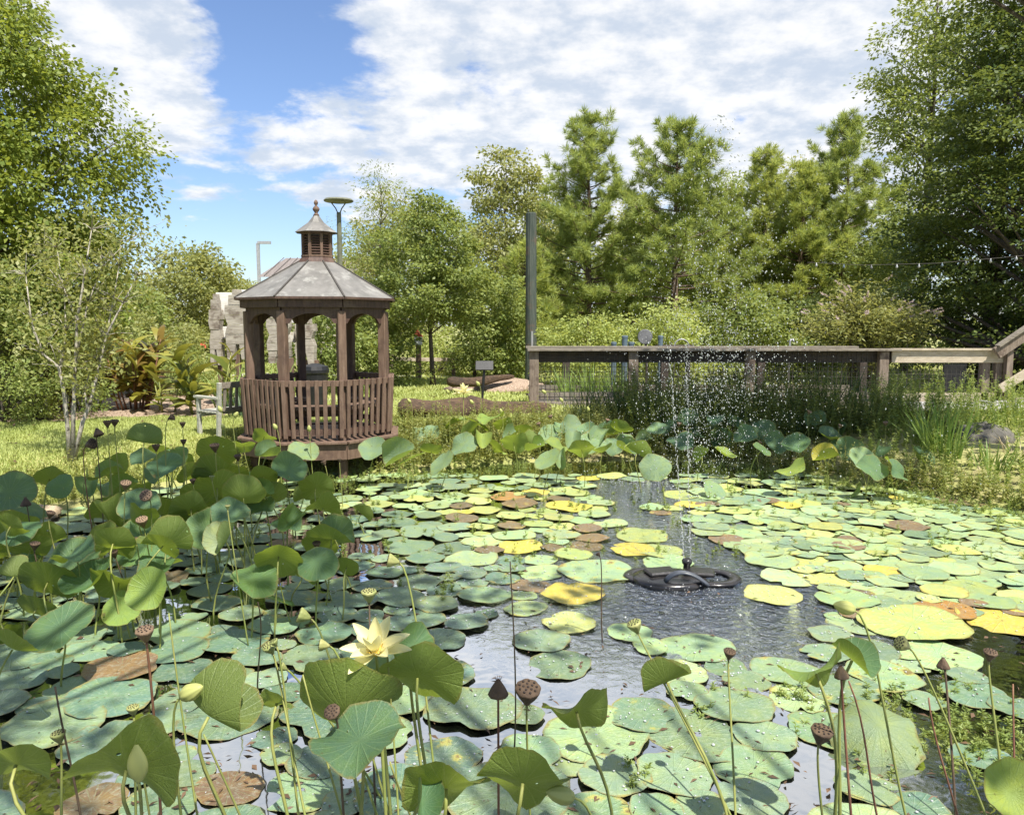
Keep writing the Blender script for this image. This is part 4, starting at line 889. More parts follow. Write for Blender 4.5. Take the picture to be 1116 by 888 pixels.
# far lamp, parking light, shed
p = at(369, 219, 17.5); t_ = thing('lamp_post', 'olive lamp post with a flat dish head behind the gazebo', 'lamp post', (p.x, 17.5, .4)); mb = MB(); mb.lathe([(.075, .35), (.07, 2.0), (.05, p.z - .25)], (p.x, 17.5, 0), 10); mb.build('pole', MT['lampmetal'], t_)
mb = MB(); mb.lathe([(.02, p.z - .03), (.16, p.z - .045), (.31, p.z - .02), (.33, p.z + .0), (.30, p.z + .035), (.10, p.z + .06), (.02, p.z + .07)], (p.x, 17.5, 0), 22); mb.build('lamp_head', MT['lampmetal'], t_)
for s in (-1, 1): mb = MB(); mb.tube([(p.x, 17.5, p.z - .32), (p.x + s * .07, 17.5, p.z - .16), (p.x + s * .17, 17.5, p.z - .03)], .014, 6); mb.build('bracket', MT['lampmetal'], t_)
p = at(281, 265, 55); t_ = thing('parking_light', 'distant grey parking light with one square arm', 'street light', (p.x, 55, .4)); mb = MB(); mb.box((p.x, 55, p.z / 2), (.20, .20, p.z)); mb.build('pole', MT['greymetal'], t_); mb = MB(); mb.box((p.x + .45, 55, p.z + .03), (.9, .25, .18)); mb.build('lamp_head', MT['greymetal'], t_)
def shed():
    Y = 42.0; l, r = at(284, 300, Y), at(345, 300, Y); zr = at(300, 279, Y).z; ze = at(300, 302, Y).z; t_ = thing('far_building', 'distant building showing a grey seamed roof beside the gazebo', 'building', (l.x, Y, .4))
    mb = MB(); mb.prism([(l.x - .1, Y, ze), (r.x + 3, Y, ze), (r.x + 3, Y + 2.2, zr), (l.x + .75, Y + 2.2, zr)], (0, .05, .08)); mb.build('roof', MT['shedroof'], t_)
    mb = MB(); mb.box(((l.x + r.x + 3) / 2, Y + 2.6, (ze + .3) / 2), (r.x + 2.6 - l.x, 4.4, ze - .35)); mb.build('wall', MT['stucco'], t_)
    mb = MB()
    for k in range(14):
        x = l.x + .2 + k * .42; mb.beam((x, Y - .01, ze + .10), (x + .45 * (1 - k / 14), Y + 2.18, zr + .10), .03, .04)
    mb.build('roof_seam', MT['shedroof'], t_)
shed()
# string lights
def string_lights():
    pts = [at(1180, 272, 16), at(1090, 281, 16.3), at(1020, 287, 16.6), at(940, 289, 17), at(880, 286, 17.4)]; t_ = thing('string_lights', 'string of small coloured bulbs hanging across the dark beech', 'string lights', tuple(pts[2])); mb = MB(); mb.tube(pts, .005, 5); mb.build('cable', MT['wire'], t_)
    for k, px in enumerate((890, 920, 950, 978, 1002, 1027, 1053, 1080, 1108)):
        i = next(j for j in range(4) if project(pts[j + 1])[0] <= px <= project(pts[j])[0] + 1); a, b = project(pts[i]), project(pts[i + 1]); u = (a[0] - px) / (a[0] - b[0]); q = pts[i].lerp(pts[i + 1], u)
        mb = MB(); mb.lathe([(.009, .0), (.010, -.02), (.024, -.045), (.027, -.065), (.015, -.088), (.003, -.092)], tuple(q), 10); mb.build('bulb', MT[('greymetal', 'bluepost', 'discgrey', 'greymetal')[k % 4]], t_, smooth=True)
string_lights()

# ------------------------------------------------------------------ lotus leaf blades (shared shapes)
def blade_mesh(nm, cup=0., wave=0., k=2, fold=0., droop=0., seed=0, rings=7, segs=44, dim=.0, ragged=.035):
    rng = np.random.default_rng(seed); V = []; F = []; U = []; ph = rng.uniform(0, 6.28, 6)
    for j in range(rings + 1):
        r = max(.012, j / rings)
        for i in range(segs):
            a = 2 * math.pi * i / segs; R = r * (1 + ragged * r * r * (math.sin(3 * a + ph[0]) + .6 * math.sin(7 * a + ph[1]) + .35 * math.sin(13 * a + ph[4])))
            x, y = R * math.cos(a), R * math.sin(a)
            z = cup * r ** 1.6 + wave * r ** 2 * math.sin(k * a + ph[2]) + .3 * wave * r ** 3 * math.sin((k + 3) * a + ph[3]) - droop * r ** 2 + dim * math.exp(-(r * 5) ** 2) * -1
            z += .012 * r * math.sin(21 * a); U.append((r * math.cos(a), r * math.sin(a), 0))
            if fold:
                z += fold * abs(x) ** 1.35; x *= 1 - .42 * fold * min(1, abs(x))
            V.append((x, y, z))
    for j in range(rings):
        for i in range(segs): F.append((j * segs + i, (j + 1) * segs + i, (j + 1) * segs + (i + 1) % segs, j * segs + (i + 1) % segs))
    V.append((0, 0, V[0][2])); U.append((0, 0, 0)); me = bpy.data.meshes.new(nm); me.from_pydata(V, [], F + [(i, (i + 1) % segs, len(V) - 1) for i in range(segs)]); add_loc(me, U)
    me.polygons.foreach_set('use_smooth', [True] * len(me.polygons)); me.materials.append(MT['lotus']); me.update(); return me
BL = {'flat': [blade_mesh('lotus_flat', .10, .06, 3, seed=1), blade_mesh('lotus_flat', .06, .09, 2, seed=2)],
      'cup': [blade_mesh('lotus_cup', .34, .10, 3, seed=3), blade_mesh('lotus_cup', .5, .12, 2, seed=4)],
      'wave': [blade_mesh('lotus_wave', .12, .20, 3, seed=5), blade_mesh('lotus_wave', .05, .26, 2, seed=6)],
      'saddle': [blade_mesh('lotus_saddle', .08, .38, 2, seed=7)],
      'fold': [blade_mesh('lotus_fold', .05, .10, 2, .75, seed=8), blade_mesh('lotus_fold', .1, .06, 3, 1.1, seed=9)],
      'droop': [blade_mesh('lotus_droop', 0, .10, 5, droop=.42, seed=10), blade_mesh('lotus_droop', 0, .08, 3, droop=.28, seed=11)]}
TINT = {'blue': (.092, .182, .098), 'deep': (.070, .150, .065), 'green': (.115, .215, .085), 'lime': (.24, .34, .085), 'pale': (.30, .37, .22), 'olive': (.12, .17, .05), 'yellow': (.42, .36, .08), 'mint': (.21, .32, .19)}
WORDS = {'blue': 'blue-green', 'deep': 'dark green', 'green': 'green', 'lime': 'bright lime green', 'pale': 'pale grey-green', 'olive': 'olive', 'yellow': 'yellow', 'mint': 'pale mint green'}
def jit(c, rng, s=.12): k = rng.uniform(1 - s, 1 + s); return (c[0] * k * rng.uniform(.92, 1.08), c[1] * k, c[2] * k * rng.uniform(.9, 1.1), 1)
SHAPEW = {'flat': 'flat', 'cup': 'cupped', 'wave': 'wavy', 'saddle': 'twisted', 'fold': 'folded', 'droop': 'drooping'}
def lotus_leaf(c, diam, normal, shape='flat', tint='blue', label=None, base=None, group='lotus leaves standing above the pond', rng=RNG, stem_r=None, spin=None, stem='stem'):
    c = Vector(c); nv = Vector(normal).normalized()
    if base is None: base = (c.x + rng.normal() * .10, c.y + rng.normal() * .10 - nv.y * .05, -.04)
    base = Vector(base); root = thing('lotus_leaf', label, 'lotus leaf', base, group); THINGS[-1][1] = c.copy()
    q = nv.to_track_quat('Z', 'Y') @ Quaternion((0, 0, 1), rng.uniform(0, 6.28) if spin is None else spin)
    me = BL[shape][int(rng.integers(len(BL[shape])))]; b = bpy.data.objects.new('leaf_blade', me); COL.objects.link(b); b.parent = root
    b.location = c - base; b.rotation_mode = 'QUATERNION'; b.rotation_quaternion = q; s = diam / 2; b.scale = (s * rng.uniform(.93, 1.07), s, s); b.color = jit(TINT[tint], rng)
    h = max(.05, c.z - base.z); r = stem_r or .0055
    mb = MB(); mb.tube(bez(base, base + Vector((rng.normal() * .03, rng.normal() * .03, h * .55)), c - nv * min(.16, h * .4), c - nv * .003, 9), [r * (1.15 - .3 * i / 8) for i in range(9)], 6); mb.build('stem', MT[stem], root, smooth=True)
    return root

L = lotus_leaf
away = lambda x=0., k=1.6: (x, k, 1.0)
FG = [  # px, py, Y, diameter, normal, shape, tint, label, base pixel (on the water)
 (164, 643, 4.5, .27, (-.25, -1.9, 1), 'cup', 'lime', 'sunlit lime lotus leaf turned to face the viewer', None),
 (131, 664, 4.7, .235, (.1, -1.5, 1), 'wave', 'lime', 'yellow-lime lotus leaf just below the sunlit one', None),
 (80, 613, 5.0, .34, (.15, -.95, 1), 'wave', 'blue', 'large blue-green lotus leaf beside the sunlit lime pair', None),
 (159, 592, 5.3, .42, (0, -.9, 1), 'wave', 'green', 'large green lotus leaf directly above the sunlit lime one', None),
 (278, 631, 4.7, .29, (.35, -.5, 1), 'wave', 'green', 'green lotus leaf over the dark pads below the seedy leaf', None),
 (66, 684, 4.0, .34, (-.1, -.45, 1), 'flat', 'blue', 'wide blue-green lotus leaf low at the edge of the stand', None),
 (14, 707, 3.5, .25, (.4, .9, 1), 'cup', 'olive', 'olive lotus leaf underside cut by the picture edge, halfway down', None),
 (18, 832, 2.3, .22, (.2, 1.5, 1), 'wave', 'olive', 'olive lotus leaf underside in the bottom corner', None),
 (138, 838, 2.2, .33, (-.1, 1.5, 1), 'saddle', 'olive', 'big olive folded lotus underside beside the furled new leaf', (165, 980)),
 (228, 780, 2.4, .28, (.85, 1.1, 1), 'fold', 'olive', 'upright olive lotus underside behind the yellow bud', (270, 985)),
 (246, 590, 5.1, .26, (-.5, -.7, 1), 'fold', 'pale', 'pale pitted lotus leaf curled beside the green pod', None),
 (455, 738, 2.75, .35, (.05, 1.35, 1), 'wave', 'olive', 'broad olive lotus underside right behind the open flower', (480, 960)),
 (378, 776, 2.55, .37, (-.1, 1.7, 1), 'cup', 'olive', 'large olive lotus underside with a dark pod before it', (400, 980)),
 (392, 806, 2.3, .30, (-.15, -.12, 1), 'wave', 'blue', 'blue-green lotus leaf curling below the open flower', (390, 990)),
 (450, 703, 2.8, .17, (.5, -1.0, 1), 'fold', 'blue', 'small blue-green lotus leaf edge behind the flower petals', (470, 900)),
 (408, 722, 2.75, .11, (.0, -.5, 1), 'flat', 'mint', 'tiny mint lotus leaf tucked under the open flower', (430, 930)),
 (486, 858, 2.1, .26, (-.2, 1.4, 1), 'wave', 'olive', 'olive lotus underside at the bottom left of the red stem', (495, 1010)),
 (570, 852, 2.1, .28, (.2, 1.4, 1), 'wave', 'olive', 'olive lotus underside at the bottom between two pods', (560, 1010)),
 (302, 765, 2.9, .15, (.3, 1.0, 1), 'wave', 'olive', 'small olive lotus leaf above the pods by the flower', None),
 (460, 875, 2.05, .13, (.6, -.5, 1), 'fold', 'blue', 'narrow blue-green lotus leaf edge at the bottom', (455, 1010)),
 (628, 774, 2.6, .24, (-.15, 1.1, 1), 'saddle', 'olive', 'olive wavy lotus underside alone on a yellow stem', (668, 935)),
 (727, 743, 3.0, .21, (-.35, .75, 1), 'fold', 'olive', 'small olive lotus leaf folded beside the slanting pod stem', (800, 930)),
 (888, 731, 2.65, .23, (-.3, .75, 1), 'saddle', 'lime', 'yellow-green lotus underside joined to a dark blue leaf', (905, 930)),
 (929, 719, 2.75, .18, (.4, -.25, 1), 'fold', 'deep', 'dark blue-green lotus leaf edge over the dark water', (915, 930)),
 (1102, 864, 2.5, .21, (-.2, -1.2, 1), 'cup', 'lime', 'bright green lotus leaf in the bottom right corner', (1108, 990)),
 (10, 537, 6.2, .42, (.2, -.8, 1), 'flat', 'blue', 'large blue-green lotus leaf cut by the picture edge', None),
 (66, 530, 6.6, .235, (.0, -1.3, 1), 'flat', 'green', 'round green lotus leaf facing the viewer over the lawn', None),
 (54, 522, 6.8, .26, (-.3, 1.5, 1), 'wave', 'olive', 'dark lotus underside behind the round green leaf', None),
 (96, 520, 6.6, .26, (.9, .9, 1), 'fold', 'olive', 'dark lotus leaf folded upright below the reddish pods', None),
 (157, 482, 6.8, .30, (-.2, 1.2, 1), 'fold', 'deep', 'dark folded lotus leaf highest against the bright lawn', None),
 (180, 508, 6.6, .28, (.1, -.6, 1), 'wave', 'blue', 'blue lotus leaf in the middle of the dark stand', None),
 (236, 492, 7.0, .36, (-.1, 1.5, 1), 'flat', 'olive', 'large dark round lotus underside in front of the bench', None),
 (240, 520, 6.8, .48, (.1, 1.6, 1), 'wave', 'olive', 'very broad dark lotus underside below the bench', None),
 (284, 552, 6.6, .27, (-.1, -.45, 1), 'wave', 'blue', 'blue-green lotus leaf alone beside the weedy bank', None),
 (352, 548, 7.4, .24, (.1, 1.3, 1), 'flat', 'olive', 'dark round lotus leaf below the gazebo skirt', None),
 (394, 560, 7.2, .22, (.8, .5, 1), 'fold', 'olive', 'folded dark lotus leaf out over the pads below the gazebo', None),
 (365, 592, 6.0, .26, (.7, -.4, 1), 'fold', 'blue', 'blue-green lotus leaf beside a dark pod over the pads', None),
 (330, 627, 5.2, .26, (.1, .9, 1), 'wave', 'deep', 'dark lotus leaf over the pads above the yellow pods', None),
 (378, 618, 5.2, .17, (.3, 1.8, 1), 'flat', 'olive', 'small dark round lotus leaf hanging over the pads', None),
 (330, 493, 9.3, .36, (.1, -.7, 1), 'wave', 'mint', 'pale mint lotus leaf against the gazebo skirt board', None),
 (407, 491, 9.4, .35, (-.1, -1.0, 1), 'cup', 'mint', 'pale mint lotus leaf at the gazebo corner', None),
 (288, 476, 9.2, .28, (.1, .9, 1), 'wave', 'lime', 'sunlit green lotus leaf below the gazebo railing', None),
 (266, 486, 9.0, .24, (-.2, .8, 1), 'wave', 'lime', 'bright yellow-green lotus leaf below the bench end', None),
 (290, 497, 8.8, .32, (.5, -.3, 1), 'fold', 'mint', 'pale mint lotus leaf folded beside the gazebo corner post', None),
 (305, 655, 5.0, .2, (.4, .3, 1), 'flat', 'deep', 'dark flat lotus leaf low beside the sunlit flower pods', None),
]
for px, py, Y, dm, nv, sh, tn, lb, bpx in FG:
    r2 = np.random.default_rng(int(px * 7 + py)); c = at(px, py, Y)
    base = None
    if bpx: b = on(bpx[0], bpx[1], 0); base = (b.x, b.y, -.04)
    L(c, dm, nv, sh, tn, lb, base, rng=r2, stem_r=.0062 if Y < 3.2 else .0052)
# pale drooped leaf lying on the water
r2 = np.random.default_rng(5); c = at(956, 806, 3.45); L((c.x, c.y, .13), .41, (-.12, -.42, 1), 'droop', 'pale', 'pale drooped lotus leaf slumped on the dark water like an umbrella', (c.x + .02, c.y - .1, -.04), rng=r2)

def place_words(px, py):
    if px < 105: return 'at the edge of the dark stand'
    if px < 200: return 'in the middle of the dark stand'
    if px < 300: return 'in the dark stand below the bench'
    return 'over pads below the gazebo'
rng = np.random.default_rng(77); spots = []
STAND = [(30, 575), (110, 545), (170, 560), (250, 570), (300, 560), (10, 620), (120, 620), (60, 650), (200, 545), (30, 660), (330, 600), (240, 535), (140, 515), (210, 495), (270, 520), (300, 530)]
tries = 0
while len(spots) < 80 and tries < 6000:
    tries += 1
    k = STAND[int(rng.integers(len(STAND)))]; px = k[0] + rng.normal() * 26; py = k[1] + rng.normal() * 20
    if px < -20 or px > 380 or py < 490 or py > 670: continue
    h = rng.uniform(.30, .72); Y = max(4.8, min(9.0, (2.0 - h) * FPX / (py - 355))); c = at(px, py, Y)
    if pond_sd(np.array([c.x]), np.array([c.y]))[0] > .15 or c.z < .15 or c.z > 1.0: continue
    if any((c - q).length < .15 for q in spots): continue
    spots.append(c); kk = rng.random(); sh = ['flat', 'cup', 'wave', 'wave', 'saddle', 'fold', 'droop'][int(rng.integers(7))]
    if kk < .58: nv = (rng.normal() * .35, rng.uniform(.7, 1.7), 1); tn = 'olive'
    elif kk < .85: nv = (rng.normal() * .35, rng.uniform(-.8, .05), 1); tn = ['blue', 'blue', 'deep', 'green'][int(rng.integers(4))]
    else: nv = (rng.normal() * .4, rng.uniform(-1.4, -.6), 1); tn = ['green', 'blue'][int(rng.integers(2))]
    L(c, rng.uniform(.20, .37), nv, sh, tn, f"{SHAPEW[sh]} {WORDS[tn]} lotus leaf {place_words(px, py)}", rng=rng)
# far bank stands: sunny centre, shaded right
def far_words(px):
    return ('beside the gazebo corner' if px < 465 else 'in front of the brown log' if px < 560 else 'before the boardwalk end post' if px < 650 else 'by the first mesh bay' if px < 735 else 'under the fountain spray' if px < 830 else 'against the shaded reeds' if px < 930 else 'beside the iris clump')
FAR = [(448, 500, 'lime'), (520, 462, 'lime'), (556, 476, 'mint'), (576, 482, 'lime'), (645, 484, 'mint'), (668, 486, 'mint'), (606, 486, 'lime'), (540, 488, 'lime'), (702, 478, 'mint'), (505, 485, 'mint'), (760, 470, 'blue'), (812, 474, 'blue'), (868, 486, 'blue'), (925, 492, 'blue'), (940, 500, 'mint'), (437, 497, 'mint'), (470, 492, 'lime'), (482, 505, 'mint'), (497, 460, 'lime'), (512, 470, 'lime'), (525, 480, 'lime'), (455, 480, 'mint'), (470, 472, 'mint'), (548, 462, 'lime'), (570, 470, 'lime'), (535, 455, 'lime'),
       (622, 463, 'mint'), (600, 476, 'mint'), (612, 470, 'mint'), (655, 477, 'mint'), (664, 474, 'blue'), (634, 490, 'lime'), (656, 493, 'lime'), (624, 480, 'mint'), (682, 482, 'mint'), (694, 494, 'lime'), (684, 492, 'mint'), (612, 502, 'mint'), (597, 500, 'mint'), (585, 488, 'lime'), (676, 470, 'lime'), (560, 482, 'lime'), (640, 470, 'mint'),
       (728, 466, 'blue'), (742, 480, 'blue'), (750, 455, 'blue'), (717, 470, 'mint'), (780, 456, 'blue'), (776, 468, 'blue'), (800, 462, 'blue'), (787, 480, 'deep'), (804, 477, 'deep'), (790, 496, 'lime'), (765, 498, 'lime'), (817, 460, 'blue'), (833, 470, 'blue'), (850, 466, 'blue'), (846, 482, 'blue'), (830, 490, 'blue'), (858, 456, 'blue'), (872, 468, 'deep'), (888, 456, 'blue'), (882, 474, 'deep'), (904, 478, 'blue'), (896, 468, 'deep'), (915, 470, 'deep'), (938, 473, 'blue'), (900, 500, 'yellow'), (862, 510, 'lime'), (951, 510, 'blue'), (976, 512, 'blue'), (955, 492, 'blue'), (1001, 500, 'blue'), (929, 538, 'lime'), (915, 485, 'deep'), (778, 535, 'mint'), (715, 510, 'mint')]
rng = np.random.default_rng(78)
for px, py, tn in FAR:
    h = rng.uniform(.28, .52); Y = min(11.6, max(8.6, (2.0 - h) * FPX / (py - 355))); 
    if py > 525: Y = 8.9
    if py < 462: Y = rng.uniform(11.0, 12.0)
    c = at(px, py, Y); kk = rng.random(); sh = ['flat', 'wave', 'cup', 'fold', 'wave'][int(rng.integers(5))]
    nv = (rng.normal() * .45, rng.uniform(-1.5, -.2), 1) if tn in ('blue', 'mint', 'deep') else (rng.normal() * .45, rng.uniform(-.6, 1.3), 1)
    gb = max(-.04, gz(c.x, c.y) - .03)
    L(c, rng.uniform(.29, .44) if px < 700 else rng.uniform(.25, .38), nv, sh, tn, f"{SHAPEW[sh]} {WORDS[tn]} lotus leaf {far_words(px)}", (c.x + rng.normal() * .08, c.y + .04, min(gb, c.z - .1)), 'lotus leaves along the far bank', rng)

# ------------------------------------------------------------------ seed pods, buds, flowers
def pod_head(mb, c, d, s, kindp, rng):
    """conical lotus receptacle, mouth pointing along d"""
    M = Vector(d).normalized().to_track_quat('Z', 'Y').to_matrix().to_4x4(); mb.cur = 0
    mb.lathe([(.010 * s, -.048 * s), (.014 * s, -.040 * s), (.030 * s, -.015 * s), (.041 * s, .008 * s), (.045 * s, .018 * s), (.043 * s, .024 * s), (.024 * s, .027 * s), (.003 * s, .027 * s)], tuple(c), 32, M, wob=.035)
    mb.cur = 1
    for r_, n in ((0.0, 1), (.016, 5), (.030, 9)):
        for k in range(n):
            a = 6.283 * k / n + r_ * 20; p = M @ Vector((r_ * s * math.cos(a), r_ * s * math.sin(a), .0275 * s)); mb.lathe([(.0045 * s, -.001), (.0040 * s, .0022 * s), (.0016 * s, .0030 * s)], Vector(c) + p, 7, M)
    mb.cur = 0
PODW = {'podbrown': 'dark dry', 'podgreen': 'green', 'podpink': 'faded pinkish'}
def pod(c, d, base, s, mat, stem, label, rng, group='lotus seed pods on stalks', r=.0042):
    s *= .74
    c = Vector(c); base = Vector(base); d = Vector(d).normalized(); t_ = thing('seed_pod', label, 'seed pod', base, group); THINGS[-1][1] = c.copy()
    mb = MB(); pod_head(mb, c, d, s, mat, rng); mb.build('pod_head', [MT[mat], MT['podhole']], t_, smooth=True)
    e = c - d * .046 * s; h = (e - base).length
    mb = MB(); mb.tube(bez(base, base.lerp(e, .4) + Vector((rng.normal() * .015, rng.normal() * .015, 0)), e - d * min(.07 * s + .02, h * .3), e, 12), [r * (1.15 - .35 * i / 11) for i in range(12)], 6); mb.build('stem', MT[stem], t_, smooth=True)
    # dried stamens hanging under the head
    n = 9; mb = MB()
    for k in range(n):
        a = 6.28 * k / n; q = d.orthogonal().normalized(); q.rotate(Quaternion(d, a)); mb.tube([e, e + q * .010 * s - d * .004 * s, e + q * .018 * s - d * .016 * s], [.0013 * s, .001 * s, .0006 * s], 4)
    mb.build('stamen_fringe', MT['podbrown'], t_); return t_
def bud(c, d, base, s, label, rng, mat='bud', group='lotus buds on stalks', r=.0045, stem='stem'):
    c = Vector(c); base = Vector(base); d = Vector(d).normalized(); t_ = thing('lotus_bud', label, 'bud', base, group); THINGS[-1][1] = c.copy(); M = d.to_track_quat('Z', 'Y').to_matrix().to_4x4()
    mb = MB(); mb.lathe([(.006 * s, -.045 * s), (.017 * s, -.038 * s), (.027 * s, -.018 * s), (.029 * s, 0), (.024 * s, .022 * s), (.013 * s, .042 * s), (.002 * s, .054 * s)], tuple(c), 32, M, wob=.05); mb.build('bud_head', MT[mat], t_, smooth=True)
    e = c - d * .044 * s; mb = MB(); mb.tube(bez(base, base.lerp(e, .45) + Vector((rng.normal() * .02, rng.normal() * .02, 0)), e - d * .09, e, 12), [r * (1.15 - .35 * i / 11) for i in range(12)], 6); mb.build('stem', MT[stem], t_, smooth=True); return t_
up = (0, -.15, 1)
rng = np.random.default_rng(90)
PODS = [  # px, py, Y, dir, base px, scale, material, stem, label
 (158, 690, 2.35, (0, -.2, 1), (178, 985), .85, 'podpink', 'stemred', 'withered brown pod on a dark red stem before the lime leaves'),
 (543, 752, 2.3, (0, 0, -1), (544, 985), .95, 'podbrown', 'stemred', 'brown pod hanging upside down on a red stem'),
 (575, 755, 2.35, (.05, -.3, 1), (583, 985), 1.25, 'podbrown', 'stem', 'wide dark brown pod beside the red stem'),
 (692, 682, 3.1, (-.4, -.1, 1), (812, 915), .95, 'podgreen', 'stem', 'greenish brown pod on a long slanting yellow stem'),
 (795, 712, 3.0, (.05, -.2, 1), (803, 930), .75, 'podbrown', 'stem', 'small dark pod on a straight stem in open water'),
 (917, 734, 2.7, (.1, -.1, -1), (935, 960), .8, 'podpink', 'stemred', 'pinkish pod hanging over the dark blue leaf edge'),
 (895, 800, 2.6, (.1, -.2, 1), (905, 960), 1.15, 'podbrown', 'stem', 'dark open pod near the slumped pale leaf'),
 (1028, 724, 2.9, (0, -.1, -1), (1045, 945), .75, 'podbrown', 'stembrown', 'small dark hanging pod over the clear dark water'),
 (1079, 713, 2.8, (0, -.2, 1), (1100, 950), .75, 'podbrown', 'stem', 'dark ragged pod by the right picture edge'),
 (402, 648, 3.2, (0, -.1, 1), (410, 900), 1.0, 'podgreen', 'stembrown', 'broad greenish pod standing above the open flower'),
 (427, 611, 3.0, (-1, -.1, .25), (482, 920), .85, 'podgreen', 'stem', 'green pod bent sideways on the tallest stem'),
 (330, 671, 3.0, (-1, -.2, .45), (420, 905), .95, 'podgreen', 'stem', 'yellow-green pod pointing sideways above the flower'),
 (352, 703, 2.8, (-1, -.1, .15), (440, 930), .7, 'podgreen', 'stem', 'small yellow-green pod just beside the open flower'),
 (294, 706, 2.9, (-.3, -.4, 1), (350, 960), .8, 'podgreen', 'stem', 'green pod turned upward left of the flower'),
 (308, 727, 2.9, (-.7, -.2, .5), (420, 870), .55, 'podgreen', 'stem', 'small round green pod below its larger neighbour'),
 (363, 777, 2.35, (-.2, -.75, 1), (385, 960), .8, 'podbrown', 'stembrown', 'dark pod in front of the large olive underside'),
 (145, 773, 2.6, (0, -.1, 1), (150, 980), .65, 'podgreen', 'stem', 'small green pod between floating pads near the bottom'),
 (64, 802, 2.5, (-.1, -.1, 1), (72, 985), .75, 'podgreen', 'stem', 'green pod beside the olive corner leaf'),
 (984, 702, 2.8, (-.9, -.2, .5), (1095, 930), .9, 'podgreen', 'stem', 'green pod nodding on a long curved stem'),
 (299, 700, 2.85, (-.4, -.2, .9), (330, 920), .5, 'podgreen', 'stem', 'smallest green pod among the pods by the flower'),
 (303, 633, 5.0, (-.4, 0, 1), (312, 690), .7, 'podpink', 'stem', 'pinkish pod over the pads beyond the flower'),
 (248, 552, 4.6, (0, 0, 1), (262, 700), .5, 'podgreen', 'stem', 'small green pod low beside the pitted leaf'),
 (652, 604, 4.7, (-.7, 0, 1), (660, 672), .45, 'podbrown', 'stembrown', 'tiny dark pod on a thin stem before the fountain float'),
 (345, 593, 5.4, (0, -.2, 1), (358, 720), .9, 'podbrown', 'stem', 'dark pod beside the blue leaf over the pads'),
 (160, 541, 5.2, (0, -.8, .6), (158, 690), 1.3, 'podpink', 'stem', 'large flat topped pod showing its seed holes'),
 (155, 568, 5.0, (0, -.4, 1), (168, 710), 1.15, 'podpink', 'stem', 'big pinkish pod above the large green leaf'),
 (137, 528, 5.4, (.3, -.3, 1), (128, 690), 1.1, 'podpink', 'stem', 'dark pinkish pod below the twin stalks'),
 (107, 472, 6.2, (.4, -.2, -1), (105, 640), 1.2, 'podbrown', 'stembrown', 'reddish brown pod at the top of the dark stand'),
 (99, 484, 6.2, (.9, -.2, .3), (96, 640), 1.4, 'podbrown', 'stemred', 'drooping dark reddish pod by the pale barked tree'),
 (117, 461, 6.3, (0, 0, 1), (122, 600), 1.0, 'podbrown', 'stem', 'flat dark pod, nearer the pale barked tree of a touching pair'),
 (125, 460, 6.4, (.1, 0, 1), (128, 600), 1.0, 'podbrown', 'stem', 'flat dark pod, farther from the pale barked tree of a touching pair'),
 (187, 455, 6.6, (.9, 0, .4), (180, 600), .9, 'podbrown', 'stem', 'dark pod leaning against the lawn beside the bench'),
 (199, 462, 6.6, (0, 0, 1), (198, 600), .8, 'podbrown', 'stem', 'small dark pod just below the bench armrest'),
 (200, 481, 6.4, (0, 0, 1), (203, 600), .8, 'podbrown', 'stem', 'small dark pod between lawn and stand, under the bench'),
 (170, 487, 6.3, (0, 0, 1), (172, 620), 1.0, 'podbrown', 'stem', 'dark pod beside the folded leaf on the lawn'),
 (234, 487, 6.3, (0, -.2, 1), (234, 640), 1.2, 'podbrown', 'stem', 'dark flat pod over the round leaf by the bench'),
 (259, 498, 6.3, (0, -.2, 1), (268, 620), .9, 'podbrown', 'stem', 'dark pod on a pale stem past the round leaf'),
 (210, 524, 6.0, (0, -.2, 1), (212, 660), .7, 'podbrown', 'stem', 'small dark pod low in the broad leaf'),
 (231, 520, 6.0, (0, 0, 1), (250, 640), .65, 'podgreen', 'stem', 'small green pod before the very broad dark leaf'),
 (28, 548, 5.6, (0, 0, -1), (32, 720), 1.1, 'podbrown', 'stembrown', 'dark bell shaped pod hanging near the tan rock'),
 (55, 560, 5.4, (.4, 0, 1), (62, 690), .9, 'podbrown', 'stem', 'dark pod on a pale stem above the tan rock'),
 (38, 594, 5.0, (.2, -.1, 1), (40, 740), .95, 'podbrown', 'stembrown', 'dark pod before the blue leaf of the edge'),
 (124, 603, 5.0, (-.2, -.2, 1), (140, 740), .9, 'podbrown', 'stembrown', 'dark pod between the blue and green leaves'),
 (148, 588, 5.0, (0, -.2, 1), (150, 700), .6, 'podbrown', 'stem', 'small dark pod on the large green leaf'),
 (353, 504, 8.2, (-.4, 0, 1), (362, 600), .95, 'podbrown', 'stem', 'dark pod in front of the gazebo skirt board'),
 (370, 501, 8.3, (0, 0, 1), (372, 590), .7, 'podbrown', 'stem', 'thin dark pod at the gazebo foot'),
]
for px, py, Y, d, bp, s, m_, st, lb in PODS:
    b = on(*bp, 0); bz = -.03
    if Y > 4 and pond_sd(np.array([b.x]), np.array([b.y]))[0] > 0: bz = gz(b.x, b.y) - .02
    if Y > 4: b = Vector((at(bp[0], 500, Y).x, Y + .03, bz))
    pod(at(px, py, Y), d, (b.x, b.y, bz), s, m_, st, lb, rng, r=.0045 if Y < 3.5 else .0042)
BUDS = [(208, 754, 2.4, (.9, -.2, .5), (205, 985), .95, 'pale yellow bud bent over beside the upright olive leaf'), (921, 662, 2.8, (-.95, -.1, .3), (1000, 930), .9, 'yellow bud nodding on a long stem over bright pads'),
        (612, 866, 2.1, (-1, -.2, .35), (660, 985), .9, 'yellow bud near the bottom under the olive leaf'), (395, 612, 8.0, (0, 0, 1), (396, 660), .1, '')]
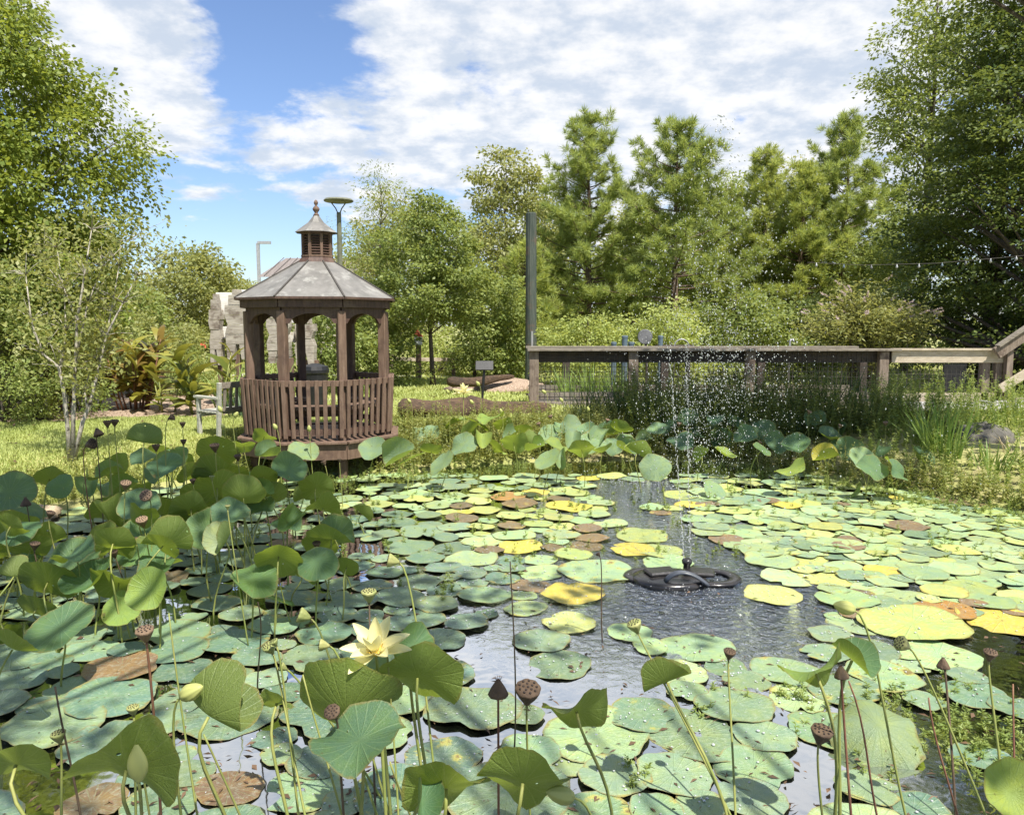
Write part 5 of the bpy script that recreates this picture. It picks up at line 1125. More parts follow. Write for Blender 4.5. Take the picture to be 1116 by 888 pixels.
for px, py, Y, d, bp, s, lb in BUDS[:3]:
    b = on(*bp, 0); bud(at(px, py, Y), d, (b.x, b.y, -.03), s, lb, rng)
FB = [(240, 446, 8.8, 'small yellow bud before the bench seat'), (257, 452, 8.8, 'small yellow bud under the bench back'), (243, 465, 8.8, 'small yellow bud low beside the bench leg'), (300, 465, 9.2, 'small yellow bud against the gazebo railing'), (337, 467, 9.2, 'small yellow bud at the middle of the gazebo railing'),
      (488, 427, 11.2, 'pale bud before the log, close to the far flower'), (521, 418, 11.2, 'round yellow bud beneath the black sign stand'), (446, 437, 11.0, 'nodding pale bud beside the gazebo rail and log'), (514, 438, 11.2, 'pale bud just under the far yellow flower'), (546, 448, 11.3, 'pale bud over the end of the brown log'),
      (593, 427, 11.4, 'pale bud beside the boardwalk end post'), (612, 436, 11.4, 'pale bud below the boardwalk rail'), (641, 446, 11.2, 'round cream bud before the first mesh bay')]
for px, py, Y, lb in FB:
    c = at(px, py, Y); bud(c, (rng.normal() * .4, -.2, .8), (c.x + .03, c.y + .05, max(-.03, gz(c.x, c.y) - .02)), .85, lb, rng)
for px, py, Y, lb in ((882, 449, 11.0, 'pale pinkish dry head above the blue leaves, beside the reeds'), (916, 464, 10.6, 'pinkish dry head on a straight stem before the reeds'), (965, 461, 10.6, 'pinkish dry head beside the iris clump'), (600, 454, 11.2, 'pinkish dry pod among the sunny bank weeds'), (662, 458, 11.0, 'pinkish dry pod before the first mesh bay'), (740, 462, 11.0, 'pinkish dry pod under the fountain spray'), (587, 462, 11.0, 'brownish dry pod beside the log end'), (828, 482, 10.4, 'dull dry pod among blue leaves under the spray')):
    c = at(px, py, Y); pod(c, (rng.normal() * .3, -.2, 1), (c.x + .02, c.y + .02, max(-.03, gz(c.x, c.y) - .02)), 1.0, 'podpink', 'stem', lb, rng)

def petal_mesh(nm, Ln, W, curl):
    n, m = 16, 9; V = []; F = []
    for i in range(n):
        t = i / (n - 1); wd = W * (math.sin(math.pi * (t * .93 + .065) ** .9) ** .75 + .02)
        for j in range(m):
            u = j / (m - 1) * 2 - 1; z = curl * t * t * .35 * Ln + (u * u) * wd * .55 * (1 - .3 * t); V.append((u * wd * .5, Ln * t, z))
    for i in range(n - 1):
        for j in range(m - 1): F.append((i * m + j, i * m + j + 1, (i + 1) * m + j + 1, (i + 1) * m + j))
    me = mesh_np(nm, V, F, [RNG.random() * .6 + .2] * len(F), True); me.materials.append(MT['petal']); return me
def flower(c, base, s, label, seed, tilt=(0, -.25, 1), only=None):
    rng = np.random.default_rng(seed); c = Vector(c); base = Vector(base); t_ = thing('lotus_flower', label, 'flower', base); THINGS[-1][1] = c.copy(); Q = Vector(tilt).normalized().to_track_quat('Z', 'Y')
    pm = [petal_mesh('lotus_petal', .118 * s, .046 * s, .35), petal_mesh('lotus_petal', .105 * s, .044 * s, .8), petal_mesh('lotus_petal', .09 * s, .040 * s, 1.0)]
    k = 0
    for ring, (n, el, a0, mi) in enumerate(((5, 4, 20, 0), (5, 26, 56, 0), (3, 52, 10, 1))):
        for i in range(n):
            a = rad(a0 + 360 * i / n + rng.normal() * 9); e = rad(el + rng.normal() * 7); o = bpy.data.objects.new('petal', pm[mi]); COL.objects.link(o); o.parent = t_
            q = Q @ Quaternion((0, 0, 1), a) @ Quaternion((1, 0, 0), e); o.rotation_mode = 'QUATERNION'; o.rotation_quaternion = q; o.location = c - base + q @ Vector((0, .012 * s, 0)); z = rng.uniform(.9, 1.08); o.scale = (z, z, z)
    M = Q.to_matrix().to_4x4(); mb = MB(); mb.lathe([(.006 * s, -.012 * s), (.010 * s, 0), (.019 * s, .024 * s), (.021 * s, .030 * s), (.004 * s, .032 * s)], tuple(c), 14, M); mb.build('receptacle', MT['stamen'], t_, smooth=True)
    mb = MB()
    for i in range(46):
        a = 6.28 * rng.random(); r0 = .011 * s; r1 = (.022 + .012 * rng.random()) * s; p = [M @ Vector((r0 * math.cos(a), r0 * math.sin(a), .004 * s)), M @ Vector((r1 * math.cos(a), r1 * math.sin(a), (.020 + .014 * rng.random()) * s))]; mb.tube([c + x for x in p], [.0012 * s, .0018 * s], 4)
    mb.build('stamen_ring', MT['stamen'], t_)
    mb = MB(); mb.tube(bez(base, base.lerp(c, .4), c - Vector(tilt).normalized() * .1, c - Vector(tilt).normalized() * .01, 12), .0062 * s ** .5, 7); mb.build('stem', MT['stem'], t_, smooth=True)
b = on(425, 960, 0); flower(at(410, 712, 2.62), (b.x, b.y, -.04), 1.02, 'open pale yellow lotus flower over the olive leaves', 3, (0, -.42, 1))
c = at(505, 429, 11.2); flower(c, (c.x, c.y + .02, .2), 1.3, 'small far yellow lotus flower in front of the log', 4, (0, -.1, 1))
# furled new leaves and bare stems
def furled(px, py, Y, bp, s, label):
    c = at(px, py, Y); b = on(*bp, 0); t_ = thing('furled_leaf', label, 'lotus leaf', (b.x, b.y, -.03)); THINGS[-1][1] = c.copy()
    V = []; F = []; n, m = 8, 9
    for i in range(n):
        t = i / (n - 1); wd = math.sin(math.pi * (t * .88 + .06) ** .8) * .030 * s
        for j in range(m):
            a = (j / (m - 1) - .5) * 4.2; V.append((c.x + wd * math.sin(a), c.y - wd * .55 * math.cos(a), c.z + (t - .4) * .11 * s))
    for i in range(n - 1):
        for j in range(m - 1): F.append((i * m + j, i * m + j + 1, (i + 1) * m + j + 1, (i + 1) * m + j))
    part_np(t_, 'rolled_blade', V, F, MT['bud'], [.15] * len(F), True); mb = MB(); e = c - Vector((0, 0, .043 * s)); mb.tube(bez((b.x, b.y, -.03), Vector((b.x, b.y, 0)).lerp(e, .5), e - Vector((-.01, 0, .06)), e, 9), .005, 6); mb.build('stem', MT['stem'], t_, smooth=True)
furled(150, 835, 2.15, (158, 985), 1.05, 'pale ribbed new lotus leaf still furled beside the big underside')
furled(215, 643, 4.3, (222, 720), .6, '') if False else None
rng = np.random.default_rng(95)
def stalk(pts, r, mat, label):
    mb = MB(); P = [Vector(p) for p in pts]; Q = bez(P[0], P[1], P[2], P[3], 12) if len(P) == 4 else P; mb.tube(Q, [r * (1.1 - .4 * i / (len(Q) - 1)) for i in range(len(Q))], 6); tag(mb.build('bare_stalk', MT[mat], smooth=True), label, 'stalk', 'bare lotus stalks', anchor=Q[len(Q) // 2])
def st(px0, py0, px1, py1, Y, mat, label, r=.0042, sway=15):
    b = on(px0, py0, 0); e = at(px1, py1, Y); stalk([(b.x, b.y, -.03), Vector((b.x, b.y, 0)).lerp(e, .35) + Vector((rng.normal() * .03, 0, 0)), Vector((b.x, b.y, 0)).lerp(e, .7) + Vector((rng.normal() * .03, 0, 0)), e], r, mat, label)
st(220, 915, 184, 668, 2.9, 'stem', 'slim yellow stalk behind the upright olive leaf'); st(92, 985, 60, 748, 2.5, 'stembrown', 'thin brown stalk beside the corner green pod'); st(281, 760, 281, 656, 3.6, 'stembrown', 'thin brown stalk among pads near the green pods')
st(560, 820, 556, 612, 3.2, 'stembrown', 'thin dark stalk with leaf bits beside the shimmering water'); st(1060, 950, 1012, 760, 2.7, 'stemred', 'reddish stalk standing in the dark water'); st(1108, 960, 1104, 745, 2.8, 'stemred', 'dark stalk nearest the picture edge over dark water')
st(985, 960, 925, 742, 2.5, 'stemred', 'long dark red stalk before the slumped pale leaf'); st(300, 985, 222, 800, 2.3, 'stem', 'yellow stalk crossing the bottom beside the upright leaf'); st(172, 985, 152, 790, 2.5, 'stem', 'pale stalk rising behind the furled leaf'); st(490, 985, 425, 830, 2.2, 'stem', 'yellow stalk slanting below the curled blue leaf')
st(395, 985, 330, 735, 2.6, 'stem', 'long yellow stalk slanting under the green pods'); st(438, 985, 420, 690, 2.7, 'stem', 'green stalk close behind the flower stem')

# ------------------------------------------------------------------ floating pads
PADV = []
def pad_mesh(seed):
    rng = np.random.default_rng(seed); rings, segs = 5, 40; V = []; F = []; U = []; ph = rng.uniform(0, 6.28, 6)
    for j in range(rings + 1):
        r = max(.01, j / rings)
        for i in range(segs):
            a = 2 * math.pi * i / segs; R = r * (1 + (r ** 3) * (.05 * math.sin(2 * a + ph[0]) + .03 * math.sin(5 * a + ph[1]) + .018 * math.sin(11 * a + ph[2])))
            da = abs((a - ph[5] + math.pi) % (2 * math.pi) - math.pi)
            if seed % 7 == 1: R *= 1 - .4 * r ** 2 * max(0, 1 - da / .22)            # a tear
            if seed % 5 == 2: R *= 1 - .22 * r ** 3 * max(0, math.cos(da * 1.6)) ** 8 if da < .9 else 1   # a bite
            z = .022 * r ** 4 * (.5 + 1.3 * math.sin(3 * a + ph[3])) + .010 * r * math.sin(4 * a + ph[4]) - .02 * math.exp(-(r * 6) ** 2)
            if seed % 3 == 0: z += .10 * max(0, math.sin(a + ph[5]) - .72) * r ** 6
            V.append((R * math.cos(a), R * math.sin(a), z)); U.append((r * math.cos(a), r * math.sin(a), 0))
    for j in range(rings):
        for i in range(segs): F.append((j * segs + i, (j + 1) * segs + i, (j + 1) * segs + (i + 1) % segs, j * segs + (i + 1) % segs))
    V.append((0, 0, V[0][2])); U.append((0, 0, 0)); n0 = len(V)
    top = F + [(i, (i + 1) % segs, n0 - 1) for i in range(segs)]
    me = bpy.data.meshes.new('pad_blade'); me.from_pydata(V, [], top); PADV.append((np.array(V), np.array(U))); add_loc(me, U); me.polygons.foreach_set('use_smooth', [True] * len(me.polygons)); me.materials.append(MT['pad']); me.update(); return me
PADS = [pad_mesh(i) for i in range(14)]
PT = {'bluegreen': (.120, .200, .145), 'sage': (.175, .265, .170), 'palegreen': (.28, .40, .215), 'limepad': (.36, .43, .16), 'goldpad': (.50, .43, .08), 'brownpad': (.17, .118, .072), 'rustpad': (.36, .21, .06)}  # real leaf colours, with sunlight in the pale ones and shade in blue-green
PW = {'bluegreen': 'blue-green', 'sage': 'sage green', 'palegreen': 'pale green', 'limepad': 'yellow-green', 'goldpad': 'golden yellow', 'brownpad': 'brown decaying', 'rustpad': 'rust orange'}
def inpoly(px, py, poly):
    c = False; n = len(poly)
    for i in range(n):
        (x0, y0), (x1, y1) = poly[i], poly[(i + 1) % n]
        if (y0 > py) != (y1 > py) and px < (x1 - x0) * (py - y0) / (y1 - y0) + x0: c = not c
    return c
OPEN = [([(638, 524), (735, 522), (752, 560), (768, 590), (860, 618), (905, 645), (905, 700), (820, 720), (700, 690), (610, 660), (590, 640), (650, 600), (668, 570)], .03),
        ([(905, 690), (1270, 655), (1270, 930), (850, 900), (835, 800), (870, 740)], .30), ([(225, 790), (330, 765), (440, 810), (450, 900), (220, 900)], .45), ([(470, 650), (640, 660), (850, 800), (830, 900), (590, 900), (560, 780)], .60), ([(440, 625), (600, 625), (640, 665), (640, 740), (520, 760), (470, 690)], .40), ([(-60, 500), (440, 500), (440, 920), (-60, 920)], .80)]
def keep_p(px, py):
    for poly, k in OPEN:
        if inpoly(px, py, poly): return k
    return 1.0
def pad_zone(px, py):
    col = 0 if px < 150 else 1 if px < 300 else 2 if px < 440 else 3 if px < 580 else 4 if px < 720 else 5 if px < 850 else 6 if px < 985 else 7
    row = 0 if py < 548 else 1 if py < 585 else 2 if py < 640 else 3 if py < 715 else 4 if py < 800 else 5
    T = [['among the dark stand stems', 'among stems below the bench', 'at the weedy bank under the gazebo', 'along the weedy bank by the log', 'by the far splash of the fountain', 'at the weeds under the spray', 'off the bank with blue leaves', 'off the iris clump'],
         ['among the dark stand stems, lower', 'below the bench stems', 'just out from the gazebo foot', 'out from the weedy bank', 'along the open channel', 'behind the fountain jet', 'in the sunny mat past the jet', 'in the sunny mat by the iris bank'],
         ['under the large blue leaf', 'beside the sunlit lime leaf', 'around the dark hanging leaf', 'in the centre below the channel', 'beside the fountain float', 'behind the fountain float', 'in the sunny mat beside the float', 'in the sunny mat at the picture edge'],
         ['below the lime leaves', 'beside the green pods', 'behind the open flower', 'in the rippled water', 'before the fountain float', 'in the open ripples', 'over the shade line', 'under the large yellow pad row'],
         ['near the corner green pod', 'behind the upright olive leaf', 'around the flower stem', 'behind the hanging pod', 'below the slanting pod', 'beside the straight dark pod', 'around the slumped pale leaf', 'on the dark clear water'],
         ['at the bottom corner', 'at the bottom by the furled leaf', 'at the bottom below the flower', 'at the bottom by the two pods', 'at the bottom centre', 'at the bottom by the crossed twigs', 'at the bottom before the pale leaf', 'at the bottom in the dark corner']]
    return T[row][col]
ps = []; pad_objs = []; cand = []
def add_pad(x, y, r, tint, rng, label=None):
    cand.append((x, y, r, tint, label)); ps.append((x, y, r))
rng = np.random.default_rng(200)
HAND = [(995, 681, .36, 'limepad', 'largest yellow-green pad, over the edge of the dark water'), (1092, 676, .27, 'goldpad', 'golden pad by the picture edge beside the largest pad'), (1022, 716, .24, 'palegreen', None), (962, 738, .21, 'palegreen', None), (1062, 758, .17, 'bluegreen', None), (1110, 774, .15, 'bluegreen', None), (1070, 826, .13, 'bluegreen', None),
        (1030, 667, .20, 'rustpad', 'rust orange pad touching the largest yellow-green pad'), (700, 585, .27, 'limepad', None), (720, 602, .20, 'limepad', None), (690, 601, .2, 'goldpad', None), (620, 553, .25, 'goldpad', 'golden pad at the mouth of the open channel'), (752, 551, .17, 'goldpad', 'golden pad just behind the fountain jet'), (640, 577, .16, 'brownpad', None),
        (728, 615, .22, 'palegreen', 'pale green pad touching the back of the fountain float'), (650, 623, .30, 'palegreen', None), (625, 648, .26, 'goldpad', 'golden brown blotched pad before the fountain float'), (840, 612, .24, 'palegreen', None), (830, 602, .22, 'palegreen', None), (860, 630, .23, 'palegreen', None), (842, 648, .22, 'limepad', None),
        (120, 762, .24, 'bluegreen', None), (60, 790, .24, 'sage', None), (110, 810, .20, 'bluegreen', None), (195, 690, .23, 'sage', None), (190, 825, .10, 'sage', None), (650, 800, .27, 'palegreen', None), (760, 800, .25, 'sage', None), (735, 845, .18, 'sage', None), (822, 838, .18, 'sage', None), (820, 872, .15, 'sage', None), (715, 885, .12, 'sage', None),
        (590, 700, .18, 'sage', None), (610, 725, .2, 'sage', None), (800, 770, .22, 'sage', None), (700, 780, .18, 'sage', None), (945, 862, .13, 'sage', None), (995, 885, .15, 'bluegreen', None), (250, 860, .15, 'brownpad', None), (330, 860, .17, 'sage', None), (100, 880, .15, 'brownpad', None), (350, 830, .15, 'bluegreen', None)]
for px, py, r, tn, lb in HAND:
    p = on(px, py, 0); add_pad(p.x, p.y, r, tn, rng, lb)
SUNNY = [(560, 540), (1270, 545), (1270, 690), (900, 690), (905, 640), (800, 600), (760, 575), (740, 530)]  # pads in here take paler tints that include the sunlight
def fits(x, y, r, ov): return not any((x - a) ** 2 + (y - b) ** 2 < ((r + q) * ov) ** 2 for a, b, q in ps if abs(a - x) < .6 and abs(b - y) < .6)
def drift(x, y):
    '''0..1, where the mat of pads has drifted apart'''
    q = math.sin(x * 2.1 + 1.3 * math.sin(y * 1.7)) + math.sin(y * 2.9 + 1.7 * math.cos(x * 1.3)) + .6 * math.sin(x * 5.3 + y * 4.1); return min(.999, max(0, .5 + q / 4.4))
for tries in range(40000):
    px, py = rng.uniform(-110, 1260), 518 + 400 * rng.random() ** 1.15
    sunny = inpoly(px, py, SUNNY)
    p = on(px, py, 0); x, y = p.x, p.y; f = tries / 40000
    if drift(x, y) > keep_p(px, py): continue
    r = rng.uniform(.15, .27) if y < 4.8 else rng.uniform(.135, .23)
    if f > .4: r *= rng.uniform(.55, .85)
    if pond_sd(np.array([x]), np.array([y]))[0] > -.08 or not fits(x, y, r, (.64 if f < .4 else .54) if sunny else (.83 if f < .4 else .77)): continue
    k = rng.random(); mid = 500 < px < 760 and 535 < py < 610
    if mid: tn = 'brownpad' if k < .17 else 'goldpad' if k < .21 else 'rustpad' if k < .24 else 'limepad' if k < .52 else 'palegreen'
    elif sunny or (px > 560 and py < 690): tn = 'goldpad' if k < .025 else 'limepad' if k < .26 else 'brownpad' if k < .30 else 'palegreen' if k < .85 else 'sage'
    elif py < 560: tn = 'limepad' if k < .15 else 'palegreen' if k < .7 else 'sage'
    elif px > 560: tn = 'sage' if k < .7 else 'palegreen'
    else: tn = 'bluegreen' if k < .52 else 'brownpad' if k < .535 else 'sage'
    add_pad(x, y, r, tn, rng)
cand.sort(key=lambda c: (c[4] is None, -(c[2] ** 2) / c[1] ** 3 if -40 < project((c[0], c[1], 0))[0] < 1156 and project((c[0], c[1], 0))[1] < 905 else 0))
SV, SF, SU, ST, SR = [], [], [], [], []; so = 0; base_F = None
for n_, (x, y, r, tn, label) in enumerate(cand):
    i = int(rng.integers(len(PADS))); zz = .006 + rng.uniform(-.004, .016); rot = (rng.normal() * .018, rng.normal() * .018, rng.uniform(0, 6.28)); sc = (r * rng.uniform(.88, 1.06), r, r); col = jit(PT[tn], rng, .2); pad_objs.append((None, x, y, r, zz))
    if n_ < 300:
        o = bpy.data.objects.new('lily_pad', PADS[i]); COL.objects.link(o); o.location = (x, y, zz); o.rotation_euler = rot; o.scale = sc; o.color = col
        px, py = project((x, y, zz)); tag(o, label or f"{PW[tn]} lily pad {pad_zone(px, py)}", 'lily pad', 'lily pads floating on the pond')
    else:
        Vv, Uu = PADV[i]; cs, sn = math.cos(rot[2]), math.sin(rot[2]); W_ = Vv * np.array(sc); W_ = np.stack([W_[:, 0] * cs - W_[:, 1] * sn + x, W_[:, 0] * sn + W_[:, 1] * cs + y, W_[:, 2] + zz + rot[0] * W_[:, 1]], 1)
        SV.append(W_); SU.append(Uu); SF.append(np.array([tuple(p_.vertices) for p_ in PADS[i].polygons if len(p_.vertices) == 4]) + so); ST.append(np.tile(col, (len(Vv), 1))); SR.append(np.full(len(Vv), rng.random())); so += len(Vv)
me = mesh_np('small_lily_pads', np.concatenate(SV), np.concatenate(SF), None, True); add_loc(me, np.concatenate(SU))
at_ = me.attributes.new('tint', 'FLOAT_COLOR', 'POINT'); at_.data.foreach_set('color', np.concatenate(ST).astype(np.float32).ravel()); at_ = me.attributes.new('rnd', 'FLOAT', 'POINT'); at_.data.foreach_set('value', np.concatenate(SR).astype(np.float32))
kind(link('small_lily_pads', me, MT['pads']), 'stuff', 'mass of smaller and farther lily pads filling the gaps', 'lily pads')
print('pads', len(cand))

# water beads lying on pads near the fountain, and the fountain's own spray
def ico():
    t = (1 + 5 ** .5) / 2; V = np.array([(-1, t, 0), (1, t, 0), (-1, -t, 0), (1, -t, 0), (0, -1, t), (0, 1, t), (0, -1, -t), (0, 1, -t), (t, 0, -1), (t, 0, 1), (-t, 0, -1), (-t, 0, 1)], float); V /= np.linalg.norm(V[0])
    F = np.array([(0, 11, 5), (0, 5, 1), (0, 1, 7), (0, 7, 10), (0, 10, 11), (1, 5, 9), (5, 11, 4), (11, 10, 2), (10, 7, 6), (7, 1, 8), (3, 9, 4), (3, 4, 2), (3, 2, 6), (3, 6, 8), (3, 8, 9), (4, 9, 5), (2, 4, 11), (6, 2, 10), (8, 6, 7), (9, 8, 1)]); return V, F
IV, IF = ico()
def drops(name, P, S, mat, label):
    P = np.asarray(P); S = np.asarray(S); n = len(P); V = (IV[None] * S[:, None, :] + P[:, None, :]).reshape(-1, 3); F = (IF[None] + (np.arange(n) * 12)[:, None, None]).reshape(-1, 3)
    return kind(link(name, mesh_np(name, V, F, None, True), mat), 'stuff', label, 'water')
rng = np.random.default_rng(210); P = []; S = []
fc = on(748, 632, 0)
for o, x, y, r, z in pad_objs:
    px, py = project((x, y, 0)); dd = math.hypot((x - fc.x + .7), (y - fc.y + .9)); n = int(26 * math.exp(-(dd / 1.9) ** 2) * rng.uniform(.5, 1.5))
    for k in range(n):
        a = rng.uniform(0, 6.28); q = r * math.sqrt(rng.random()) * .9; s = rng.uniform(.0022, .0062) * (1.5 if rng.random() < .12 else 1); P.append((x + q * math.cos(a), y + q * math.sin(a), z + .004 + s * .3)); S.append((s * rng.uniform(.8, 1.5), s * rng.uniform(.8, 1.4), s * .7))
drops('water_beads', P, S, MT['drop'], 'clear water beads scattered over the pads round the fountain')
P = []; S = []
noz = Vector((fc.x + .02, fc.y + .08, .10))
def addp(p, s, el=1.0): P.append(tuple(p)); S.append((s, s, s * el))
for j, ox in enumerate((-.02, .03)):      # two thin rising jets of stretched drops
    for k in range(260):
        t = k / 260 + rng.normal() * .002
        if rng.random() < .05 + .35 * t: continue
        addp((noz.x + ox - .09 * t * (1 - j) + rng.normal() * .003 * (1 + 2 * t), noz.y + .35 * t, .10 + 1.75 * t), rng.uniform(.0014, .0027), rng.uniform(3, 8))
for k in range(4600):     # plume falling down wind, away over the water
    t = rng.random() ** .8; a = rng.uniform(0, 6.28); top = 3.55; 
    land = Vector((noz.x + .75 + rng.normal() * 1.25, noz.y + 2.6 + rng.normal() * 1.0, 0)); ap = Vector((noz.x + .50 + rng.normal() * .36, noz.y + 1.1 + rng.normal() * .25, rng.uniform(1.3, 3.3)))
    u = t; p = Vector((noz.x, noz.y, .1)) * (1 - u) ** 2 + (ap * 2 - (Vector((noz.x, noz.y, .1)) + land) * .5) * (2 * u * (1 - u)) + land * u * u
    addp(p + Vector((rng.normal() * .05, rng.normal() * .1, rng.normal() * .05)), rng.uniform(.0014, .0042) * (1.7 if rng.random() < .08 else 1), rng.uniform(1.0, 2.4))
for k in range(420):      # dense falling curtain
    q = rng.random(); bx = on(735 if k % 2 else 758, 505, 0); z = 1.75 * rng.random() ** .9; addp((bx.x + rng.normal() * .07, bx.y - 1.2 + rng.normal() * .3, z), rng.uniform(.002, .0055), rng.uniform(1, 2.2))
for k in range(170):      # top of the plume against the sky
    h = rng.random() ** 1.6; c = at(790 + rng.normal() * (5 + 14 * (1 - h)), 205 - 80 * h, 7.4); addp(c, rng.uniform(.003, .010), rng.uniform(.8, 1.4))
for k in range(260):      # splash crown where it lands
    c = on(695 + rng.normal() * 30, 522 + abs(rng.normal()) * 10, 0); addp((c.x, c.y, abs(rng.normal()) * .05), rng.uniform(.003, .009), 1.0)
for k in range(500):
    c = on(760 + rng.normal() * 80, 650 + rng.normal() * 18, 0); addp((c.x, c.y, .004 + abs(rng.normal()) * .02), rng.uniform(.002, .0055), .7)
drops('fountain_spray', P, S, MT['drop'], 'fountain jets and falling spray of water drops above the float')

# floating fountain
def fountain():
    t_ = thing('fountain_float', 'black three lobed fountain float with a grey arched hose', 'fountain', (fc.x, fc.y, 0)); x, y = fc.x, fc.y
    mb = MB(); M = Matrix.Scale(1.25, 4, (1, 0, 0)); mb.lathe([(.15, -.03), (.22, -.02), (.235, .015), (.225, .04), (.19, .045), (.05, .05)], (x - .14, y - .03, 0), 26, M); mb.build('float_disc', MT['darkplastic'], t_, smooth=True)
    for ox, oy, r in ((.20, .03, .17), (-.27, .07, .15)):
        V = []; F = []; n, m = 30, 10; mb = MB()
        for i in range(n):
            a = 6.283 * i / n
            for j in range(m): b = 6.283 * j / m; q = r + .045 * math.cos(b); V.append((x + ox + q * math.cos(a) * 1.12, y + oy + q * math.sin(a), .012 + .018 * math.sin(b)))
        for i in range(n):
            for j in range(m): F.append((i * m + j, ((i + 1) % n) * m + j, ((i + 1) % n) * m + (j + 1) % m, i * m + (j + 1) % m))
        mb._add(V, F); mb.build('float_ring', MT['darkplastic'], t_, smooth=True)
    for ox, oy, rz in ((-.20, .02, .25), (.10, .01, -.2)):
        mb = MB(); mb.box((x + ox, y + oy, .062), (.24, .16, .035), rz); mb.build('module', MT['darkplastic'], t_, bevel=.012)
    mb = MB(); a, b = Vector((x - .20, y - .16, .045)), Vector((x + .12, y - .20, .03))
    for o_ in (-.022, 0, .022): mb.tube(bez(a + Vector((0, o_, 0)), a + Vector((.08, o_, .11)), b + Vector((-.13, o_, .11)), b + Vector((0, o_, 0)), 14), .0115, 7)
    mb.build('arched_hose', MT['greytube'], t_, smooth=True)
    mb = MB(); mb.lathe([(.10, -.09), (.13, -.05), (.12, -.01)], (x - .07, y - .20, 0), 18); mb.build('intake_cup', MT['darkplastic'], t_, smooth=True)
    mb = MB(); mb.lathe([(.03, .03), (.028, .10), (.04, .115), (.042, .135), (.03, .15), (.008, .152)], (noz.x, noz.y, 0), 14); mb.build('nozzle', MT['darkplastic'], t_, smooth=True)
fountain()

# ------------------------------------------------------------------ bank plants
rng = np.random.default_rng(300)
RE = [(690, 12.9, 1.35), (722, 12.7, 1.3), (755, 13.0, 1.4), (786, 12.6, 1.35), (818, 13.0, 1.45), (850, 12.7, 1.4), (882, 12.9, 1.5), (912, 12.5, 1.55), (942, 12.8, 1.5), (668, 13.4, 1.2), (640, 13.6, 1.05), (968, 13.0, 1.2), (870, 11.9, 1.0), (800, 11.9, 1.0), (740, 11.9, .95), (930, 11.7, 1.05)]
for i, (px, Y, hh) in enumerate(RE):
    w_ = 'tallest' if hh > 1.48 else 'tall' if hh > 1.25 else 'shorter'; pl_ = far_words(px).replace('beside the iris clump', 'at the lit railing end')
    strap_clump('reed_clump', f"{w_} dark reed clump {pl_}, {'in front' if Y < 12.2 else 'at the back'}", 'reeds', at(px, 450, Y).x, Y, 80, (hh * .28, hh * .82), (.010, .022), 'reed', 310 + i, .34, .42, (.05, .5), group='dark reed clumps under the boardwalk')
for i, (px, Y, n, hh, m_, lb) in enumerate(((1030, 9.9, 70, 1.0, 'iris', 'tall bright green iris clump on the near bank'), (1012, 10.4, 46, .85, 'iris', 'smaller iris clump behind the tall bright one'), (1080, 9.3, 34, .5, 'iris', 'short iris tuft among dry grass'), (1110, 9.6, 40, .7, 'straw', 'straw coloured dry grass clump at the bank edge'), (985, 10.0, 36, .45, 'straw', 'straw coloured arching grass beside the iris clump'), (1060, 9.2, 30, .45, 'straw', 'straw coloured grass below the dark boulder'), (620, 16.6, 80, .95, 'iris', 'green reed clump behind the first mesh bay'), (645, 16.7, 80, 1.0, 'iris', 'fuller green reed clump behind the first mesh bay'), (670, 16.5, 70, .9, 'iris', 'green reed clump beside the second railing post'),
                                            (1065, 12.0, 40, .6, 'iris', 'green grass clump below the stone blocks'), (1100, 12.3, 40, .6, 'iris', 'green grass clump under the ramp'))):
    strap_clump('iris_clump', lb, 'iris' if m_ == 'iris' else 'grass clump', at(px, 480, Y).x, Y, n, (hh * .5, hh), (.018, .034) if m_ == 'iris' else (.006, .012), m_, 350 + i, .22, .45 if m_ == 'iris' else .9, (.02, .35) if m_ == 'iris' else (.4, 1.1))

def herbs(X, Y, H, per, leaf, rng, wr=.4):
    """many small leafy stems: leaf quads and thin stem quads"""
    n = len(X); Z = np.maximum(ground_z(X, Y), -.02) - .01; lean = rng.normal(0, .16, (n, 2)); idx = np.repeat(np.arange(n), per); m = len(idx); u = rng.uniform(.12, 1, m)
    P = np.stack([X[idx] + lean[idx, 0] * H[idx] * u, Y[idx] + lean[idx, 1] * H[idx] * u, Z[idx] + H[idx] * u], 1); a = rng.uniform(0, 6.28, m)
    A = np.stack([np.cos(a), np.sin(a), rng.uniform(-.1, .9, m)], 1); N = rng.normal(0, .4, (m, 3)); N[:, 2] += 1; Ln = leaf * rng.uniform(.6, 1.3, m) * (1.15 - .5 * u)
    V, F = leaf_quads(P, A, N, Ln, Ln * wr); B0 = np.stack([X, Y, Z], 1); D = np.stack([lean[:, 0], lean[:, 1], np.ones(n)], 1); V2, F2 = leaf_quads(B0, D, rng.normal(0, 1, (n, 3)), H, np.full(n, .008), .0)
    tint = np.clip(rng.normal(.5, .22, n), 0, 1); return np.concatenate([V, V2]), np.concatenate([F, F2 + len(V)]), np.concatenate([np.clip(tint[idx] + rng.normal(0, .1, m), 0, 1), tint])
def scatter(n, fn, box, rng):
    X = []; Y = []; c = 0
    while c < n:
        x = rng.uniform(box[0], box[1], n * 4); y = rng.uniform(box[2], box[3], n * 4); k = fn(x, y); X.append(x[k]); Y.append(y[k]); c += k.sum()
    return np.concatenate(X)[:n], np.concatenate(Y)[:n]
GAZ = at(346, 400, 10.8)
def shore_band(a, b): return lambda x, y: (lambda s: (s > a) & (s < b) & (y > 6.5) & (np.hypot(x - GAZ.x, y - 10.8) > 1.0))(pond_sd(x, y))
